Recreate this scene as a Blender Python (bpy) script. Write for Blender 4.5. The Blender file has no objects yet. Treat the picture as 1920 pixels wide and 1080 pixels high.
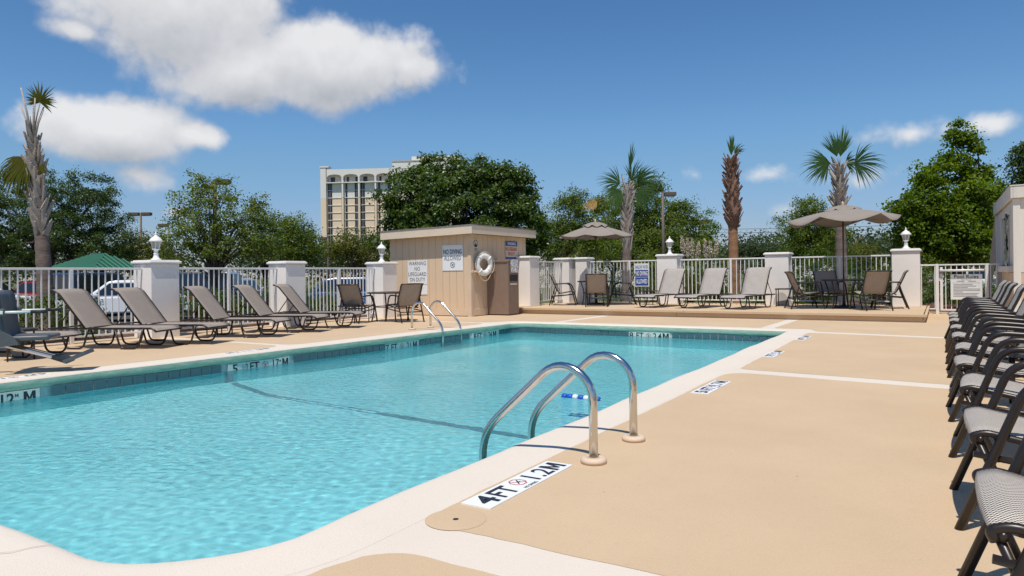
import bpy, bmesh, math, random
import numpy as np
from mathutils import Vector, Matrix
from mathutils.geometry import tessellate_polygon
R = math.radians
sc = bpy.context.scene
COL = sc.collection
random.seed(7)
RNG = np.random.default_rng(11)

# ------------------------------------------------------------------ camera
YAW, ROLL = R(31.71), R(-0.7076)
cd = bpy.data.cameras.new('camera'); cam = bpy.data.objects.new('camera', cd); COL.objects.link(cam)
cam.matrix_world = Matrix.Translation((0, 0, 1.12)) @ Matrix.Rotation(YAW, 4, 'Z') @ Matrix.Rotation(R(90), 4, 'X') @ Matrix.Rotation(ROLL, 4, 'Z')
cd.sensor_width = 36; cd.lens = 1303 / 1920 * 36; cd.shift_y = -26.06 / 1920; cd.clip_start = .05; cd.clip_end = 3000
sc.camera = cam

# ------------------------------------------------------------------ sun, sky, exposure
SUN = Vector((.12, -.40, 1)).normalized()          # towards the sun
SUN_EL = math.asin(SUN.z); SUN_AZ = math.atan2(SUN.x, SUN.y)
sl = bpy.data.lights.new('sun', 'SUN'); sl.energy = 4.25; sl.angle = R(.5); sl.color = (1, .935, .83)
so = bpy.data.objects.new('sun', sl); COL.objects.link(so); so.rotation_euler = SUN.to_track_quat('Z', 'Y').to_euler()
sl.cycles.is_caustics_light = True                     # sunlight refracted through the pool water
SKY_STRENGTH = .125

def math_node(nt, op, a, b=None, c=None, clamp=False):
    n = nt.nodes.new('ShaderNodeMath'); n.operation = op; n.use_clamp = clamp
    for i, v in enumerate((a, b, c)):
        if v is None: continue
        if isinstance(v, (int, float)): n.inputs[i].default_value = v
        else: nt.links.new(v, n.inputs[i])
    return n.outputs[0]

# clouds: (azimuth, elevation, half width, half height, weight) in degrees, azimuth clockwise from the pool axis
CLOUDS = [(-57.5, 19.4, 8.2, 5.3, 1.15), (-52.5, 15.4, 6.5, 3.2, 1.0), (-46.0, 16.3, 8.8, 3.9, 1.15), (-40.2, 16.6, 4.2, 1.7, .8), (-63.5, 16.9, 3.4, 1.3, .7),
          (-61.4, 10.5, 6.4, 2.45, 1.0), (-56.5, 10.6, 3.8, 1.7, .75), (-60.0, 7.4, 8.5, 3.6, .27), (-57.3, 4.9, 1.8, 1.0, .5),
          (-16.9, 7.7, 6.0, 3.2, .22), (-11.6, 7.4, 7.5, 2.4, .25), (-1.6, 9.6, 8.5, 3.0, .25), (2.9, 9.7, 4.2, 2.2, .25), (-5.5, 6.6, 13.0, 5.0, .20), (-10.0, 4.6, 8.0, 3.0, .20),
          (30, 14, 10, 3.4, 1.0), (62, 20, 13, 5, 1.1), (98, 11, 11, 3, .9), (135, 24, 14, 6, 1.1), (168, 13, 12, 3.4, .9), (-150, 19, 13, 5, 1.1), (-118, 12, 10, 3.2, .9), (-92, 22, 12, 4.6, 1.0)]

def cloud_field():
    g = bpy.data.node_groups.new('cloud_field', 'ShaderNodeTree')
    g.interface.new_socket('Vector', in_out='INPUT', socket_type='NodeSocketVector')
    g.interface.new_socket('Field', in_out='OUTPUT', socket_type='NodeSocketFloat')
    g.interface.new_socket('Raw', in_out='OUTPUT', socket_type='NodeSocketFloat')
    i = g.nodes.new('NodeGroupInput'); o = g.nodes.new('NodeGroupOutput')
    n1 = g.nodes.new('ShaderNodeTexNoise'); n1.inputs['Scale'].default_value = 9; n1.inputs['Detail'].default_value = 6; n1.inputs['Roughness'].default_value = .58
    g.links.new(i.outputs[0], n1.inputs['Vector'])
    dv_ = g.nodes.new('ShaderNodeVectorMath'); dv_.operation = 'SCALE'; dv_.inputs['Scale'].default_value = .05; g.links.new(n1.outputs[1], dv_.inputs[0])
    da_ = g.nodes.new('ShaderNodeVectorMath'); da_.operation = 'ADD'; g.links.new(i.outputs[0], da_.inputs[0]); g.links.new(dv_.outputs[0], da_.inputs[1])
    n2 = g.nodes.new('ShaderNodeTexVoronoi'); n2.inputs['Scale'].default_value = 19; n2.inputs['Detail'].default_value = 2.5; n2.inputs['Roughness'].default_value = .55; n2.inputs['Lacunarity'].default_value = 2.2; n2.normalize = True
    g.links.new(da_.outputs[0], n2.inputs['Vector'])
    s = g.nodes.new('ShaderNodeSeparateXYZ'); g.links.new(i.outputs[0], s.inputs[0])
    az = math_node(g, 'MULTIPLY', math_node(g, 'ARCTAN2', s.outputs[0], s.outputs[1]), 57.2958)
    el = math_node(g, 'MULTIPLY', math_node(g, 'ARCSINE', s.outputs[2]), 57.2958)
    F = None
    for a, e, ra, re, w in CLOUDS:
        du = math_node(g, 'DIVIDE', math_node(g, 'SUBTRACT', az, a), ra)
        dv = math_node(g, 'DIVIDE', math_node(g, 'SUBTRACT', el, e), re)
        q = math_node(g, 'SQRT', math_node(g, 'ADD', math_node(g, 'MULTIPLY', du, du), math_node(g, 'MULTIPLY', dv, dv)))
        b = math_node(g, 'SUBTRACT', w, math_node(g, 'MULTIPLY', q, max(1., w)))
        F = b if F is None else math_node(g, 'SMOOTH_MAX', F, b, .25)
    nz = math_node(g, 'ADD', math_node(g, 'MULTIPLY', math_node(g, 'SUBTRACT', n1.outputs[0], .5), 1.05), math_node(g, 'MULTIPLY', math_node(g, 'SUBTRACT', .36, n2.outputs[0]), .85))
    g.links.new(math_node(g, 'ADD', math_node(g, 'MINIMUM', F, .62), nz), o.inputs[0])
    g.links.new(math_node(g, 'ADD', F, math_node(g, 'MULTIPLY', nz, .8)), o.inputs[1])
    return g

world = bpy.data.worlds.new('World'); sc.world = world; world.use_nodes = True
world.cycles.sampling_method = 'MANUAL'; world.cycles.sample_map_resolution = 256
nt = world.node_tree; nt.nodes.clear()
wo = nt.nodes.new('ShaderNodeOutputWorld'); bg = nt.nodes.new('ShaderNodeBackground')
sky = nt.nodes.new('ShaderNodeTexSky'); sky.sky_type = 'NISHITA'; sky.sun_disc = False
sky.sun_elevation = SUN_EL; sky.sun_rotation = SUN_AZ; sky.air_density = 1.0; sky.dust_density = .0; sky.ozone_density = 4.0
bg.inputs[1].default_value = SKY_STRENGTH
tc = nt.nodes.new('ShaderNodeTexCoord')
grp = cloud_field()
c1 = nt.nodes.new('ShaderNodeGroup'); c1.node_tree = grp; nt.links.new(tc.outputs['Generated'], c1.inputs[0])
off = nt.nodes.new('ShaderNodeVectorMath'); off.operation = 'ADD'; off.inputs[1].default_value = (SUN.x * .012, SUN.y * .012, .03)
nt.links.new(tc.outputs['Generated'], off.inputs[0])
nrm = nt.nodes.new('ShaderNodeVectorMath'); nrm.operation = 'NORMALIZE'; nt.links.new(off.outputs[0], nrm.inputs[0])
c2 = nt.nodes.new('ShaderNodeGroup'); c2.node_tree = grp; nt.links.new(nrm.outputs[0], c2.inputs[0])
den = nt.nodes.new('ShaderNodeMapRange'); den.interpolation_type = 'SMOOTHSTEP'; den.inputs[1].default_value = -.03; den.inputs[2].default_value = .47
nt.links.new(c1.outputs[0], den.inputs[0])
lit = math_node(nt, 'ADD', .66, math_node(nt, 'MULTIPLY', math_node(nt, 'SUBTRACT', c1.outputs[1], c2.outputs[1]), .62), clamp=True)
cmix = nt.nodes.new('ShaderNodeMix'); cmix.data_type = 'RGBA'; cmix.inputs[6].default_value = (2.5, 2.75, 3.25, 1); cmix.inputs[7].default_value = (6.6, 6.6, 6.7, 1)
nt.links.new(lit, cmix.inputs[0])
smix = nt.nodes.new('ShaderNodeMix'); smix.data_type = 'RGBA'
nt.links.new(math_node(nt, 'MULTIPLY', den.outputs[0], .97), smix.inputs[0]); hs = nt.nodes.new('ShaderNodeHueSaturation'); hs.inputs['Saturation'].default_value = 1.2; nt.links.new(sky.outputs[0], hs.inputs['Color'])
sx_ = nt.nodes.new('ShaderNodeSeparateXYZ'); nt.links.new(tc.outputs['Generated'], sx_.inputs[0])          # duller band of air low over the horizon, all round
lowr = nt.nodes.new('ShaderNodeMapRange'); lowr.interpolation_type = 'SMOOTHSTEP'; lowr.inputs[1].default_value = -.02; lowr.inputs[2].default_value = .22; lowr.inputs[3].default_value = .44; lowr.inputs[4].default_value = .9
nt.links.new(sx_.outputs[2], lowr.inputs[0]); nt.links.new(lowr.outputs[0], hs.inputs['Value'])
hz = nt.nodes.new('ShaderNodeMapRange'); hz.inputs[1].default_value = .0; hz.inputs[2].default_value = .15; hz.inputs[3].default_value = 1; hz.inputs[4].default_value = 0; nt.links.new(sx_.outputs[2], hz.inputs[0])
ht = nt.nodes.new('ShaderNodeMix'); ht.data_type = 'RGBA'; ht.blend_type = 'MULTIPLY'; ht.inputs[7].default_value = (1.04, 1.04, 1.42, 1); nt.links.new(hz.outputs[0], ht.inputs[0]); nt.links.new(hs.outputs[0], ht.inputs[6]); nt.links.new(ht.outputs[2], smix.inputs[6]); nt.links.new(cmix.outputs[2], smix.inputs[7])
nt.links.new(smix.outputs[2], bg.inputs[0]); nt.links.new(bg.outputs[0], wo.inputs[0])

vs = sc.view_settings; vs.view_transform = 'Standard'; vs.look = 'None'; vs.gamma = 1; vs.exposure = 0; vs.use_curve_mapping = False
sc.cycles.use_denoising = True; sc.cycles.sample_clamp_indirect = 8; sc.cycles.max_bounces = 8; sc.cycles.transparent_max_bounces = 12
sc.cycles.caustics_refractive = True; sc.cycles.caustics_reflective = False

# ------------------------------------------------------------------ materials
MATS = {}
def mat(name, col, rough=.7, metal=0., var=0., vscale=6., bump=0., bscale=60., detail=5, spec=None, col2=None, stretch=None, coat=0.):
    """procedural material: base colour varied by noise, fine bump"""
    if name in MATS: return MATS[name]
    m = bpy.data.materials.new(name); m.use_nodes = True; t = m.node_tree; p = t.nodes['Principled BSDF']
    p.inputs['Roughness'].default_value = rough; p.inputs['Metallic'].default_value = metal
    p.inputs['Base Color'].default_value = (*col, 1)
    if spec is not None: p.inputs['Specular IOR Level'].default_value = spec
    if coat: p.inputs['Coat Weight'].default_value = coat; p.inputs['Coat Roughness'].default_value = .08
    co = t.nodes.new('ShaderNodeTexCoord'); src = co.outputs['Object']
    if stretch:
        mp = t.nodes.new('ShaderNodeMapping'); mp.inputs['Scale'].default_value = stretch; t.links.new(src, mp.inputs[0]); src = mp.outputs[0]
    if var or col2:
        n = t.nodes.new('ShaderNodeTexNoise'); n.inputs['Scale'].default_value = vscale; n.inputs['Detail'].default_value = detail; n.inputs['Roughness'].default_value = .6
        t.links.new(src, n.inputs['Vector'])
        r = t.nodes.new('ShaderNodeMapRange'); r.inputs[1].default_value = .3; r.inputs[2].default_value = .7; t.links.new(n.outputs[0], r.inputs[0])
        x = t.nodes.new('ShaderNodeMix'); x.data_type = 'RGBA'
        lo = col2 if col2 else tuple(c * (1 - var) for c in col); hi = col if col2 else tuple(min(1, c * (1 + var)) for c in col)
        x.inputs[6].default_value = (*lo, 1); x.inputs[7].default_value = (*hi, 1)
        t.links.new(r.outputs[0], x.inputs[0]); t.links.new(x.outputs[2], p.inputs['Base Color'])
    if bump:
        n = t.nodes.new('ShaderNodeTexNoise'); n.inputs['Scale'].default_value = bscale; n.inputs['Detail'].default_value = 6
        t.links.new(src, n.inputs['Vector'])
        b = t.nodes.new('ShaderNodeBump'); b.inputs['Strength'].default_value = min(1, bump); b.inputs['Distance'].default_value = .01 * max(1, bump)
        t.links.new(n.outputs[0], b.inputs['Height']); t.links.new(b.outputs[0], p.inputs['Normal'])
    MATS[name] = m
    return m

def leaf_mat(name, c1, c2, c3=None, trans=.4, gloss=.25):
    """leaves: colour differs from leaf to leaf and from branch to branch, light passes through"""
    if name in MATS: return MATS[name]
    m = bpy.data.materials.new(name); m.use_nodes = True; t = m.node_tree; t.nodes.clear()
    o = t.nodes.new('ShaderNodeOutputMaterial'); geo = t.nodes.new('ShaderNodeNewGeometry'); co = t.nodes.new('ShaderNodeTexCoord')
    n = t.nodes.new('ShaderNodeTexNoise'); n.inputs['Scale'].default_value = 1.3; n.inputs['Detail'].default_value = 3; t.links.new(co.outputs['Object'], n.inputs['Vector'])
    f = math_node(t, 'ADD', math_node(t, 'MULTIPLY', geo.outputs['Random Per Island'], .36), math_node(t, 'MULTIPLY', math_node(t, 'SUBTRACT', n.outputs[0], .22), 1.1), clamp=True)
    x = t.nodes.new('ShaderNodeValToRGB'); e = x.color_ramp.elements; e[0].color = (*c1, 1); e[1].color = (*c2, 1)
    e[0].position = .12; e[1].position = .72
    if c3: k = e.new(.98); k.color = (*c3, 1)
    t.links.new(f, x.inputs[0])
    d = t.nodes.new('ShaderNodeBsdfDiffuse'); tr = t.nodes.new('ShaderNodeBsdfTranslucent'); gl = t.nodes.new('ShaderNodeBsdfGlossy'); gl.inputs['Roughness'].default_value = .42
    br = t.nodes.new('ShaderNodeHueSaturation'); br.inputs['Saturation'].default_value = 1.15; br.inputs['Value'].default_value = 1.5; br.inputs['Hue'].default_value = .485
    t.links.new(x.outputs[0], d.inputs[0]); t.links.new(x.outputs[0], br.inputs['Color']); t.links.new(br.outputs[0], tr.inputs[0])
    gl.inputs[0].default_value = (.8, .85, .75, 1)
    a = t.nodes.new('ShaderNodeMixShader'); a.inputs[0].default_value = trans; t.links.new(d.outputs[0], a.inputs[1]); t.links.new(tr.outputs[0], a.inputs[2])
    fr = t.nodes.new('ShaderNodeFresnel'); fr.inputs[0].default_value = 1.35
    b = t.nodes.new('ShaderNodeMixShader'); t.links.new(math_node(t, 'MULTIPLY', fr.outputs[0], gloss * .35), b.inputs[0]); t.links.new(a.outputs[0], b.inputs[1]); t.links.new(gl.outputs[0], b.inputs[2])
    t.links.new(b.outputs[0], o.inputs[0]); MATS[name] = m
    return m

def deck_mat(name, col, col2, stain):
    """painted concrete: rolled texture, wear marks, faint stains"""
    m = mat(name, col, rough=.82, col2=col2, vscale=.9, bump=.35, bscale=140, detail=8)
    t = m.node_tree; p = t.nodes['Principled BSDF']; prev = p.inputs['Base Color'].links[0].from_socket
    co = [n for n in t.nodes if n.type == 'TEX_COORD'][0]
    n = t.nodes.new('ShaderNodeTexNoise'); n.inputs['Scale'].default_value = 17; n.inputs['Detail'].default_value = 9; n.inputs['Roughness'].default_value = .75; t.links.new(co.outputs['Object'], n.inputs['Vector'])
    r = t.nodes.new('ShaderNodeMapRange'); r.inputs[1].default_value = .57; r.inputs[2].default_value = .80; r.inputs[3].default_value = 0; r.inputs[4].default_value = .6; t.links.new(n.outputs[0], r.inputs[0])
    x = t.nodes.new('ShaderNodeMix'); x.data_type = 'RGBA'; x.inputs[7].default_value = (*stain, 1); t.links.new(r.outputs[0], x.inputs[0]); t.links.new(prev, x.inputs[6])
    n2 = t.nodes.new('ShaderNodeTexNoise'); n2.inputs['Scale'].default_value = 260; n2.inputs['Detail'].default_value = 2; t.links.new(co.outputs['Object'], n2.inputs['Vector'])
    r2 = t.nodes.new('ShaderNodeMapRange'); r2.inputs[1].default_value = .3; r2.inputs[2].default_value = .7; r2.inputs[3].default_value = .93; r2.inputs[4].default_value = 1.05; t.links.new(n2.outputs[0], r2.inputs[0])
    y = t.nodes.new('ShaderNodeMix'); y.data_type = 'RGBA'; y.blend_type = 'MULTIPLY'; y.inputs[0].default_value = 1; t.links.new(x.outputs[2], y.inputs[6]); t.links.new(r2.outputs[0], y.inputs[7])
    vo = t.nodes.new('ShaderNodeTexVoronoi'); vo.inputs['Scale'].default_value = 2.3; t.links.new(co.outputs['Object'], vo.inputs['Vector'])
    sp = math_node(t, 'LESS_THAN', math_node(t, 'ADD', vo.outputs['Distance'], math_node(t, 'MULTIPLY', math_node(t, 'SUBTRACT', n2.outputs[0], .5), .02)), .014)
    z = t.nodes.new('ShaderNodeMix'); z.data_type = 'RGBA'; z.inputs[7].default_value = (.16, .13, .10, 1); t.links.new(math_node(t, 'MULTIPLY', sp, .7), z.inputs[0]); t.links.new(y.outputs[2], z.inputs[6])
    t.links.new(z.outputs[2], p.inputs['Base Color'])
    return m

M_TAN = deck_mat('tan_deck_paint', (.62, .458, .292), (.56, .408, .256), (.47, .335, .21))
M_WHITEPAINT = deck_mat('white_deck_paint', (.74, .65, .55), (.70, .615, .515), (.58, .50, .41))
M_COPING = deck_mat('coping_paint', (.74, .655, .555), (.70, .62, .525), (.55, .52, .42))
M_STUCCO = mat('white_stucco', (.86, .815, .77), .85, var=.05, vscale=1.4, bump=.22, bscale=75)
M_CAP = mat('white_trim', (.80, .775, .745), .7, var=.03, vscale=5, bump=.15, bscale=90)
M_FENCE = mat('white_powder_coat', (.80, .79, .77), .38, var=.03, vscale=4)
M_LAMP = mat('white_enamel', (.82, .81, .79), .35)
M_LAMPGLASS = mat('lamp_glass', (.42, .41, .38), .12, var=.15, vscale=20, spec=.6)
M_BROWN = mat('bronze_tube', (.021, .0145, .0115), .34, var=.18, vscale=9)
M_BLACK = mat('black_rubber', (.02, .02, .021), .6)
M_STEEL = mat('stainless_steel', (.62, .61, .59), .17, metal=1, var=.06, vscale=30, stretch=(1, 1, .1))
M_SIDING = mat('tan_siding', (.69, .52, .35), .75, var=.06, vscale=3, bump=.3, bscale=60, stretch=(1, 1, .12))
M_TRIM = mat('tan_trim', (.66, .51, .37), .7, var=.05, vscale=3, bump=.15, bscale=50)
M_FASCIA = mat('cream_fascia', (.74, .605, .455), .7, var=.04, vscale=2, bump=.12, bscale=40)
M_ROOFING = mat('grey_roofing', (.24, .23, .215), .9, var=.2, vscale=14, bump=.6, bscale=120)
M_BIN = mat('brown_cabinet', (.225, .155, .115), .6, var=.06, vscale=6, bump=.1, bscale=80)
M_SIGN = mat('sign_white', (.80, .815, .82), .45, var=.02, vscale=5)
M_SIGNGREY = mat('sign_grey_band', (.40, .41, .41), .5, var=.05, vscale=5)
M_INK = mat('sign_ink', (.018, .02, .03), .5)
M_BLUE = mat('sign_blue', (.03, .085, .33), .45)
M_RED = mat('sign_red', (.52, .055, .04), .5)
M_CREAMSIGN = mat('sign_cream', (.66, .56, .43), .55)
M_UMB = mat('umbrella_canvas', (.275, .235, .20), .9, var=.05, vscale=3, bump=.25, bscale=300)
M_TILE = mat('waterline_tile', (.045, .105, .125), .16, col2=(.085, .15, .165), vscale=3.1, detail=3, bump=.06, bscale=30, coat=.5)
M_MARKTILE = mat('marker_tile', (.60, .66, .60), .25, var=.06, vscale=5, coat=.4)
M_GROUT = mat('grout', (.52, .55, .52), .9, var=.1, vscale=30)
M_PLASTER = mat('pool_plaster', (.31, .885, .955), .8, var=.05, vscale=1.5, bump=.05, bscale=50)
M_STRIPE = mat('pool_stripe', (.09, .34, .43), .5, var=.15, vscale=8)
M_GREYPL = mat('lift_grey_plastic', (.085, .095, .105), .42, var=.08, vscale=6, bump=.05, bscale=120)
M_GREYPL2 = mat('lift_light_grey', (.16, .17, .18), .45, var=.06, vscale=6)
M_LIFTW = mat('lift_white_tube', (.72, .76, .70), .35)
M_ROPE = mat('rope', (.66, .60, .48), .9, bump=.6, bscale=300)
M_RINGW = mat('ring_white', (.78, .76, .72), .55, var=.06, vscale=9, bump=.1, bscale=60)
M_FLOATB = mat('float_blue', (.01, .10, .52), .4)
M_FLOATW = mat('float_white', (.78, .80, .80), .4)
M_ASPHALT = mat('asphalt', (.060, .060, .062), .9, var=.25, vscale=2, bump=.5, bscale=90)
M_GRASS = mat('grass_ground', (.075, .115, .030), .95, col2=(.13, .12, .055), vscale=1.6, bump=.9, bscale=30)
M_MULCH = mat('pine_mulch', (.155, .070, .040), .95, col2=(.085, .045, .028), vscale=22, bump=.9, bscale=60)
M_POLE = mat('lamp_post_bronze', (.13, .10, .075), .6, var=.1, vscale=3)
M_GREENROOF = mat('green_metal_roof', (.014, .125, .070), .45, var=.08, vscale=1.5, coat=.15)
M_HOTELW = mat('hotel_white', (.80, .765, .71), .85, var=.03, vscale=.2)
M_HOTELC = mat('hotel_cream', (.83, .66, .48), .85, var=.03, vscale=.2)
M_HOTELG = mat('hotel_glass', (.035, .035, .05), .2, var=.6, vscale=.35, detail=1)
M_HOTELSH = mat('hotel_recess', (.50, .46, .41), .85)
M_WOODW = mat('weathered_white_boards', (.70, .655, .585), .8, var=.09, vscale=5, bump=.35, bscale=40, stretch=(1, 1, .1))
M_WOODT = mat('tan_boards', (.60, .47, .34), .8, var=.1, vscale=5, bump=.35, bscale=40, stretch=(1, 1, .1))
M_FOIL = mat('silver_plastic_wrap', (.5, .53, .5), .18, metal=.7, var=.4, vscale=14, bump=1, bscale=25)
M_TRUNK = mat('grey_bark', (.115, .090, .070), .95, col2=(.055, .042, .034), vscale=9, bump=1, bscale=24, stretch=(1, 1, .35))
M_PALMTR = mat('palm_trunk', (.255, .195, .155), .95, col2=(.125, .092, .075), vscale=16, bump=1, bscale=26, stretch=(.5, .5, 3))
M_PALMOR = mat('palm_trunk_orange', (.40, .205, .105), .95, col2=(.23, .115, .062), vscale=16, bump=1, bscale=26, stretch=(.5, .5, 3))
M_BOOT = mat('palm_leaf_base', (.43, .37, .315), .9, var=.25, vscale=9, bump=.6, bscale=30)
M_BOOTB = mat('palm_leaf_base_brown', (.225, .125, .085), .9, var=.3, vscale=9, bump=.6, bscale=30)
M_PETIOLE = mat('palm_petiole', (.30, .255, .18), .7, var=.15, vscale=8)
M_TYRE = mat('tyre', (.018, .018, .018), .85)
M_RIM = mat('wheel_rim', (.42, .42, .43), .35, metal=.8)
M_CARGLASS = mat('car_glass', (.015, .022, .028), .06, spec=.9)
M_LENS = mat('head_lamp_lens', (.66, .68, .70), .12)
M_TAIL = mat('tail_lamp_lens', (.42, .012, .012), .18)
M_CHROME = mat('chrome_trim', (.55, .55, .56), .2, metal=1)
M_PLUME = mat('pampas_plume', (.62, .53, .40), .95, var=.1, vscale=12)
M_WIRE = mat('wire_dark', (.05, .05, .055), .7)

def sling_mat(name, light, dark, cell):
    """woven mesh fabric, two thread colours crossing"""
    m = bpy.data.materials.new(name); m.use_nodes = True; t = m.node_tree; p = t.nodes['Principled BSDF']; p.inputs['Roughness'].default_value = .62
    uv = t.nodes.new('ShaderNodeUVMap'); uv.uv_map = 'UVMap'
    s = t.nodes.new('ShaderNodeSeparateXYZ'); t.links.new(uv.outputs[0], s.inputs[0])
    def wave(sock, k): return math_node(t, 'SINE', math_node(t, 'MULTIPLY', sock, 6.2832 / k))
    a = math_node(t, 'MULTIPLY', wave(s.outputs[0], cell), wave(s.outputs[1], cell * 1.25))
    f = math_node(t, 'ADD', .64, math_node(t, 'MULTIPLY', a, 1.6), clamp=True)
    n = t.nodes.new('ShaderNodeTexNoise'); n.inputs['Scale'].default_value = 5; n.inputs['Detail'].default_value = 4; t.links.new(uv.outputs[0], n.inputs['Vector'])
    x = t.nodes.new('ShaderNodeMix'); x.data_type = 'RGBA'; x.inputs[6].default_value = (*dark, 1); x.inputs[7].default_value = (*light, 1); t.links.new(f, x.inputs[0])
    y = t.nodes.new('ShaderNodeMix'); y.data_type = 'RGBA'; y.blend_type = 'MULTIPLY'; y.inputs[0].default_value = 1
    r = t.nodes.new('ShaderNodeMapRange'); r.inputs[3].default_value = .86; r.inputs[4].default_value = 1.1; t.links.new(n.outputs[0], r.inputs[0])
    t.links.new(x.outputs[2], y.inputs[6]); t.links.new(r.outputs[0], y.inputs[7])
    b = t.nodes.new('ShaderNodeBump'); b.inputs['Strength'].default_value = .6; b.inputs['Distance'].default_value = .002; t.links.new(a, b.inputs['Height']); t.links.new(b.outputs[0], p.inputs['Normal'])
    tr = t.nodes.new('ShaderNodeBsdfTranslucent'); t.links.new(y.outputs[2], tr.inputs[0])
    mx = t.nodes.new('ShaderNodeMixShader'); mx.inputs[0].default_value = .22; o = t.nodes['Material Output']
    t.links.new(y.outputs[2], p.inputs['Base Color']); t.links.new(p.outputs[0], mx.inputs[1]); t.links.new(tr.outputs[0], mx.inputs[2]); t.links.new(mx.outputs[0], o.inputs[0])
    return m
M_SLING = sling_mat('taupe_sling', (.60, .505, .425), (.34, .28, .23), .006)
M_SLINGL = sling_mat('silver_grey_sling', (.66, .60, .545), (.42, .38, .34), .006)
M_SLINGW = sling_mat('grey_white_weave', (.86, .79, .70), (.10, .075, .058), .0135)

# ------------------------------------------------------------------ mesh helpers
def link(o, parent=None):
    COL.objects.link(o)
    if parent is not None: o.parent = parent
    return o
def tag(o, label=None, cat=None, group=None, kind=None):
    if label: o['label'] = label
    if cat: o['category'] = cat
    if group: o['group'] = group
    if kind: o['kind'] = kind
    return o
def empty(name, loc=(0, 0, 0), rz=0, label=None, cat=None, group=None):
    o = bpy.data.objects.new(name, None); o.empty_display_size = .1; link(o); o.location = loc; o.rotation_euler = (0, 0, rz)
    return tag(o, label, cat, group)
def mesh(name, V, F, m, parent=None, smooth=False, uv=None):
    me = bpy.data.meshes.new(name); me.from_pydata([tuple(v) for v in V], [], F)
    me.materials.append(m)
    if smooth: me.polygons.foreach_set('use_smooth', [True] * len(me.polygons))
    if uv is not None:
        l = me.uv_layers.new(name='UVMap'); idx = np.empty(len(me.loops), np.int32); me.loops.foreach_get('vertex_index', idx)
        l.data.foreach_set('uv', np.asarray(uv, np.float32)[idx].ravel())
    me.update()
    return link(bpy.data.objects.new(name, me), parent)
def share(o, name, parent, loc=(0, 0, 0), rot=(0, 0, 0), scale=(1, 1, 1)):
    c = bpy.data.objects.new(name, o.data if not isinstance(o, bpy.types.Mesh) else o); link(c, parent); c.location = loc; c.rotation_euler = rot; c.scale = scale
    return c
def copy_tree(o, parent=None):
    c = o.copy(); COL.objects.link(c); c.parent = parent
    for ch in o.children: copy_tree(ch, c)
    return c

class MB:
    def __init__(s): s.V = []; s.F = []
    def add(s, V, F):
        n = len(s.V); s.V += [tuple(v) for v in V]; s.F += [tuple(i + n for i in f) for f in F]; return s
    def box(s, a, b, bev=0.):
        (x0, y0, z0), (x1, y1, z1) = a, b
        if bev <= 0:
            V = [(x, y, z) for z in (z0, z1) for x, y in ((x0, y0), (x1, y0), (x1, y1), (x0, y1))]
            return s.add(V, [(3, 2, 1, 0), (4, 5, 6, 7), (0, 1, 5, 4), (1, 2, 6, 5), (2, 3, 7, 6), (3, 0, 4, 7)])
        bm = bmesh.new(); bmesh.ops.create_cube(bm, size=1)
        for v in bm.verts: v.co = Vector(((x0 + x1) / 2 + v.co.x * (x1 - x0), (y0 + y1) / 2 + v.co.y * (y1 - y0), (z0 + z1) / 2 + v.co.z * (z1 - z0)))
        bmesh.ops.bevel(bm, geom=bm.edges[:], offset=bev, segments=2, affect='EDGES', profile=.5)
        bm.verts.index_update(); s.add([v.co[:] for v in bm.verts], [tuple(v.index for v in f.verts) for f in bm.faces]); bm.free()
        return s
    def prism(s, pts, z0, z1):
        n = len(pts); V = [(x, y, z0) for x, y in pts] + [(x, y, z1) for x, y in pts]
        return s.add(V, [tuple(range(n - 1, -1, -1)), tuple(range(n, 2 * n))] + [(i, (i + 1) % n, n + (i + 1) % n, n + i) for i in range(n)])
    def tube(s, pts, r, n=8, caps=True, flat=1.):
        P = [Vector(p) for p in pts]; rr = r if hasattr(r, '__len__') else [r] * len(P)
        T = []
        for i in range(len(P)):
            a = P[i] - P[i - 1] if i else P[1] - P[0]; b = P[i + 1] - P[i] if i < len(P) - 1 else P[-1] - P[-2]
            T.append((a.normalized() + b.normalized()).normalized())
        u = T[0].orthogonal().normalized()
        if abs(T[0].z) < .9: u = T[0].cross(Vector((0, 0, 1))).normalized()
        V = []
        for i, p in enumerate(P):
            u = (u - T[i] * u.dot(T[i])).normalized(); w = T[i].cross(u)
            for k in range(n):
                a = 2 * math.pi * k / n; V.append(tuple(p + (u * math.cos(a) + w * math.sin(a) * flat) * rr[i]))
        F = [(i * n + k, i * n + (k + 1) % n, (i + 1) * n + (k + 1) % n, (i + 1) * n + k) for i in range(len(P) - 1) for k in range(n)]
        if caps: F += [tuple(range(n - 1, -1, -1)), tuple((len(P) - 1) * n + k for k in range(n))]
        return s.add(V, F)
    def lathe(s, prof, n=16, c=(0, 0, 0), axis='z', phase=0.):
        V = []
        for r, z in prof:
            for k in range(n):
                a = 2 * math.pi * k / n + phase; x, y = r * math.cos(a), r * math.sin(a)
                V.append((c[0] + x, c[1] + y, c[2] + z) if axis == 'z' else (c[0] + x, c[1] + z, c[2] + y) if axis == 'y' else (c[0] + z, c[1] + x, c[2] + y))
        F = [(i * n + k, i * n + (k + 1) % n, (i + 1) * n + (k + 1) % n, (i + 1) * n + k) for i in range(len(prof) - 1) for k in range(n)]
        if prof[0][0] > 1e-6: F.append(tuple(range(n - 1, -1, -1)))
        if prof[-1][0] > 1e-6: F.append(tuple((len(prof) - 1) * n + k for k in range(n)))
        return s.add(V, F)
    def build(s, name, m, parent=None, smooth=False): return mesh(name, s.V, s.F, m, parent, smooth)

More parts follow.
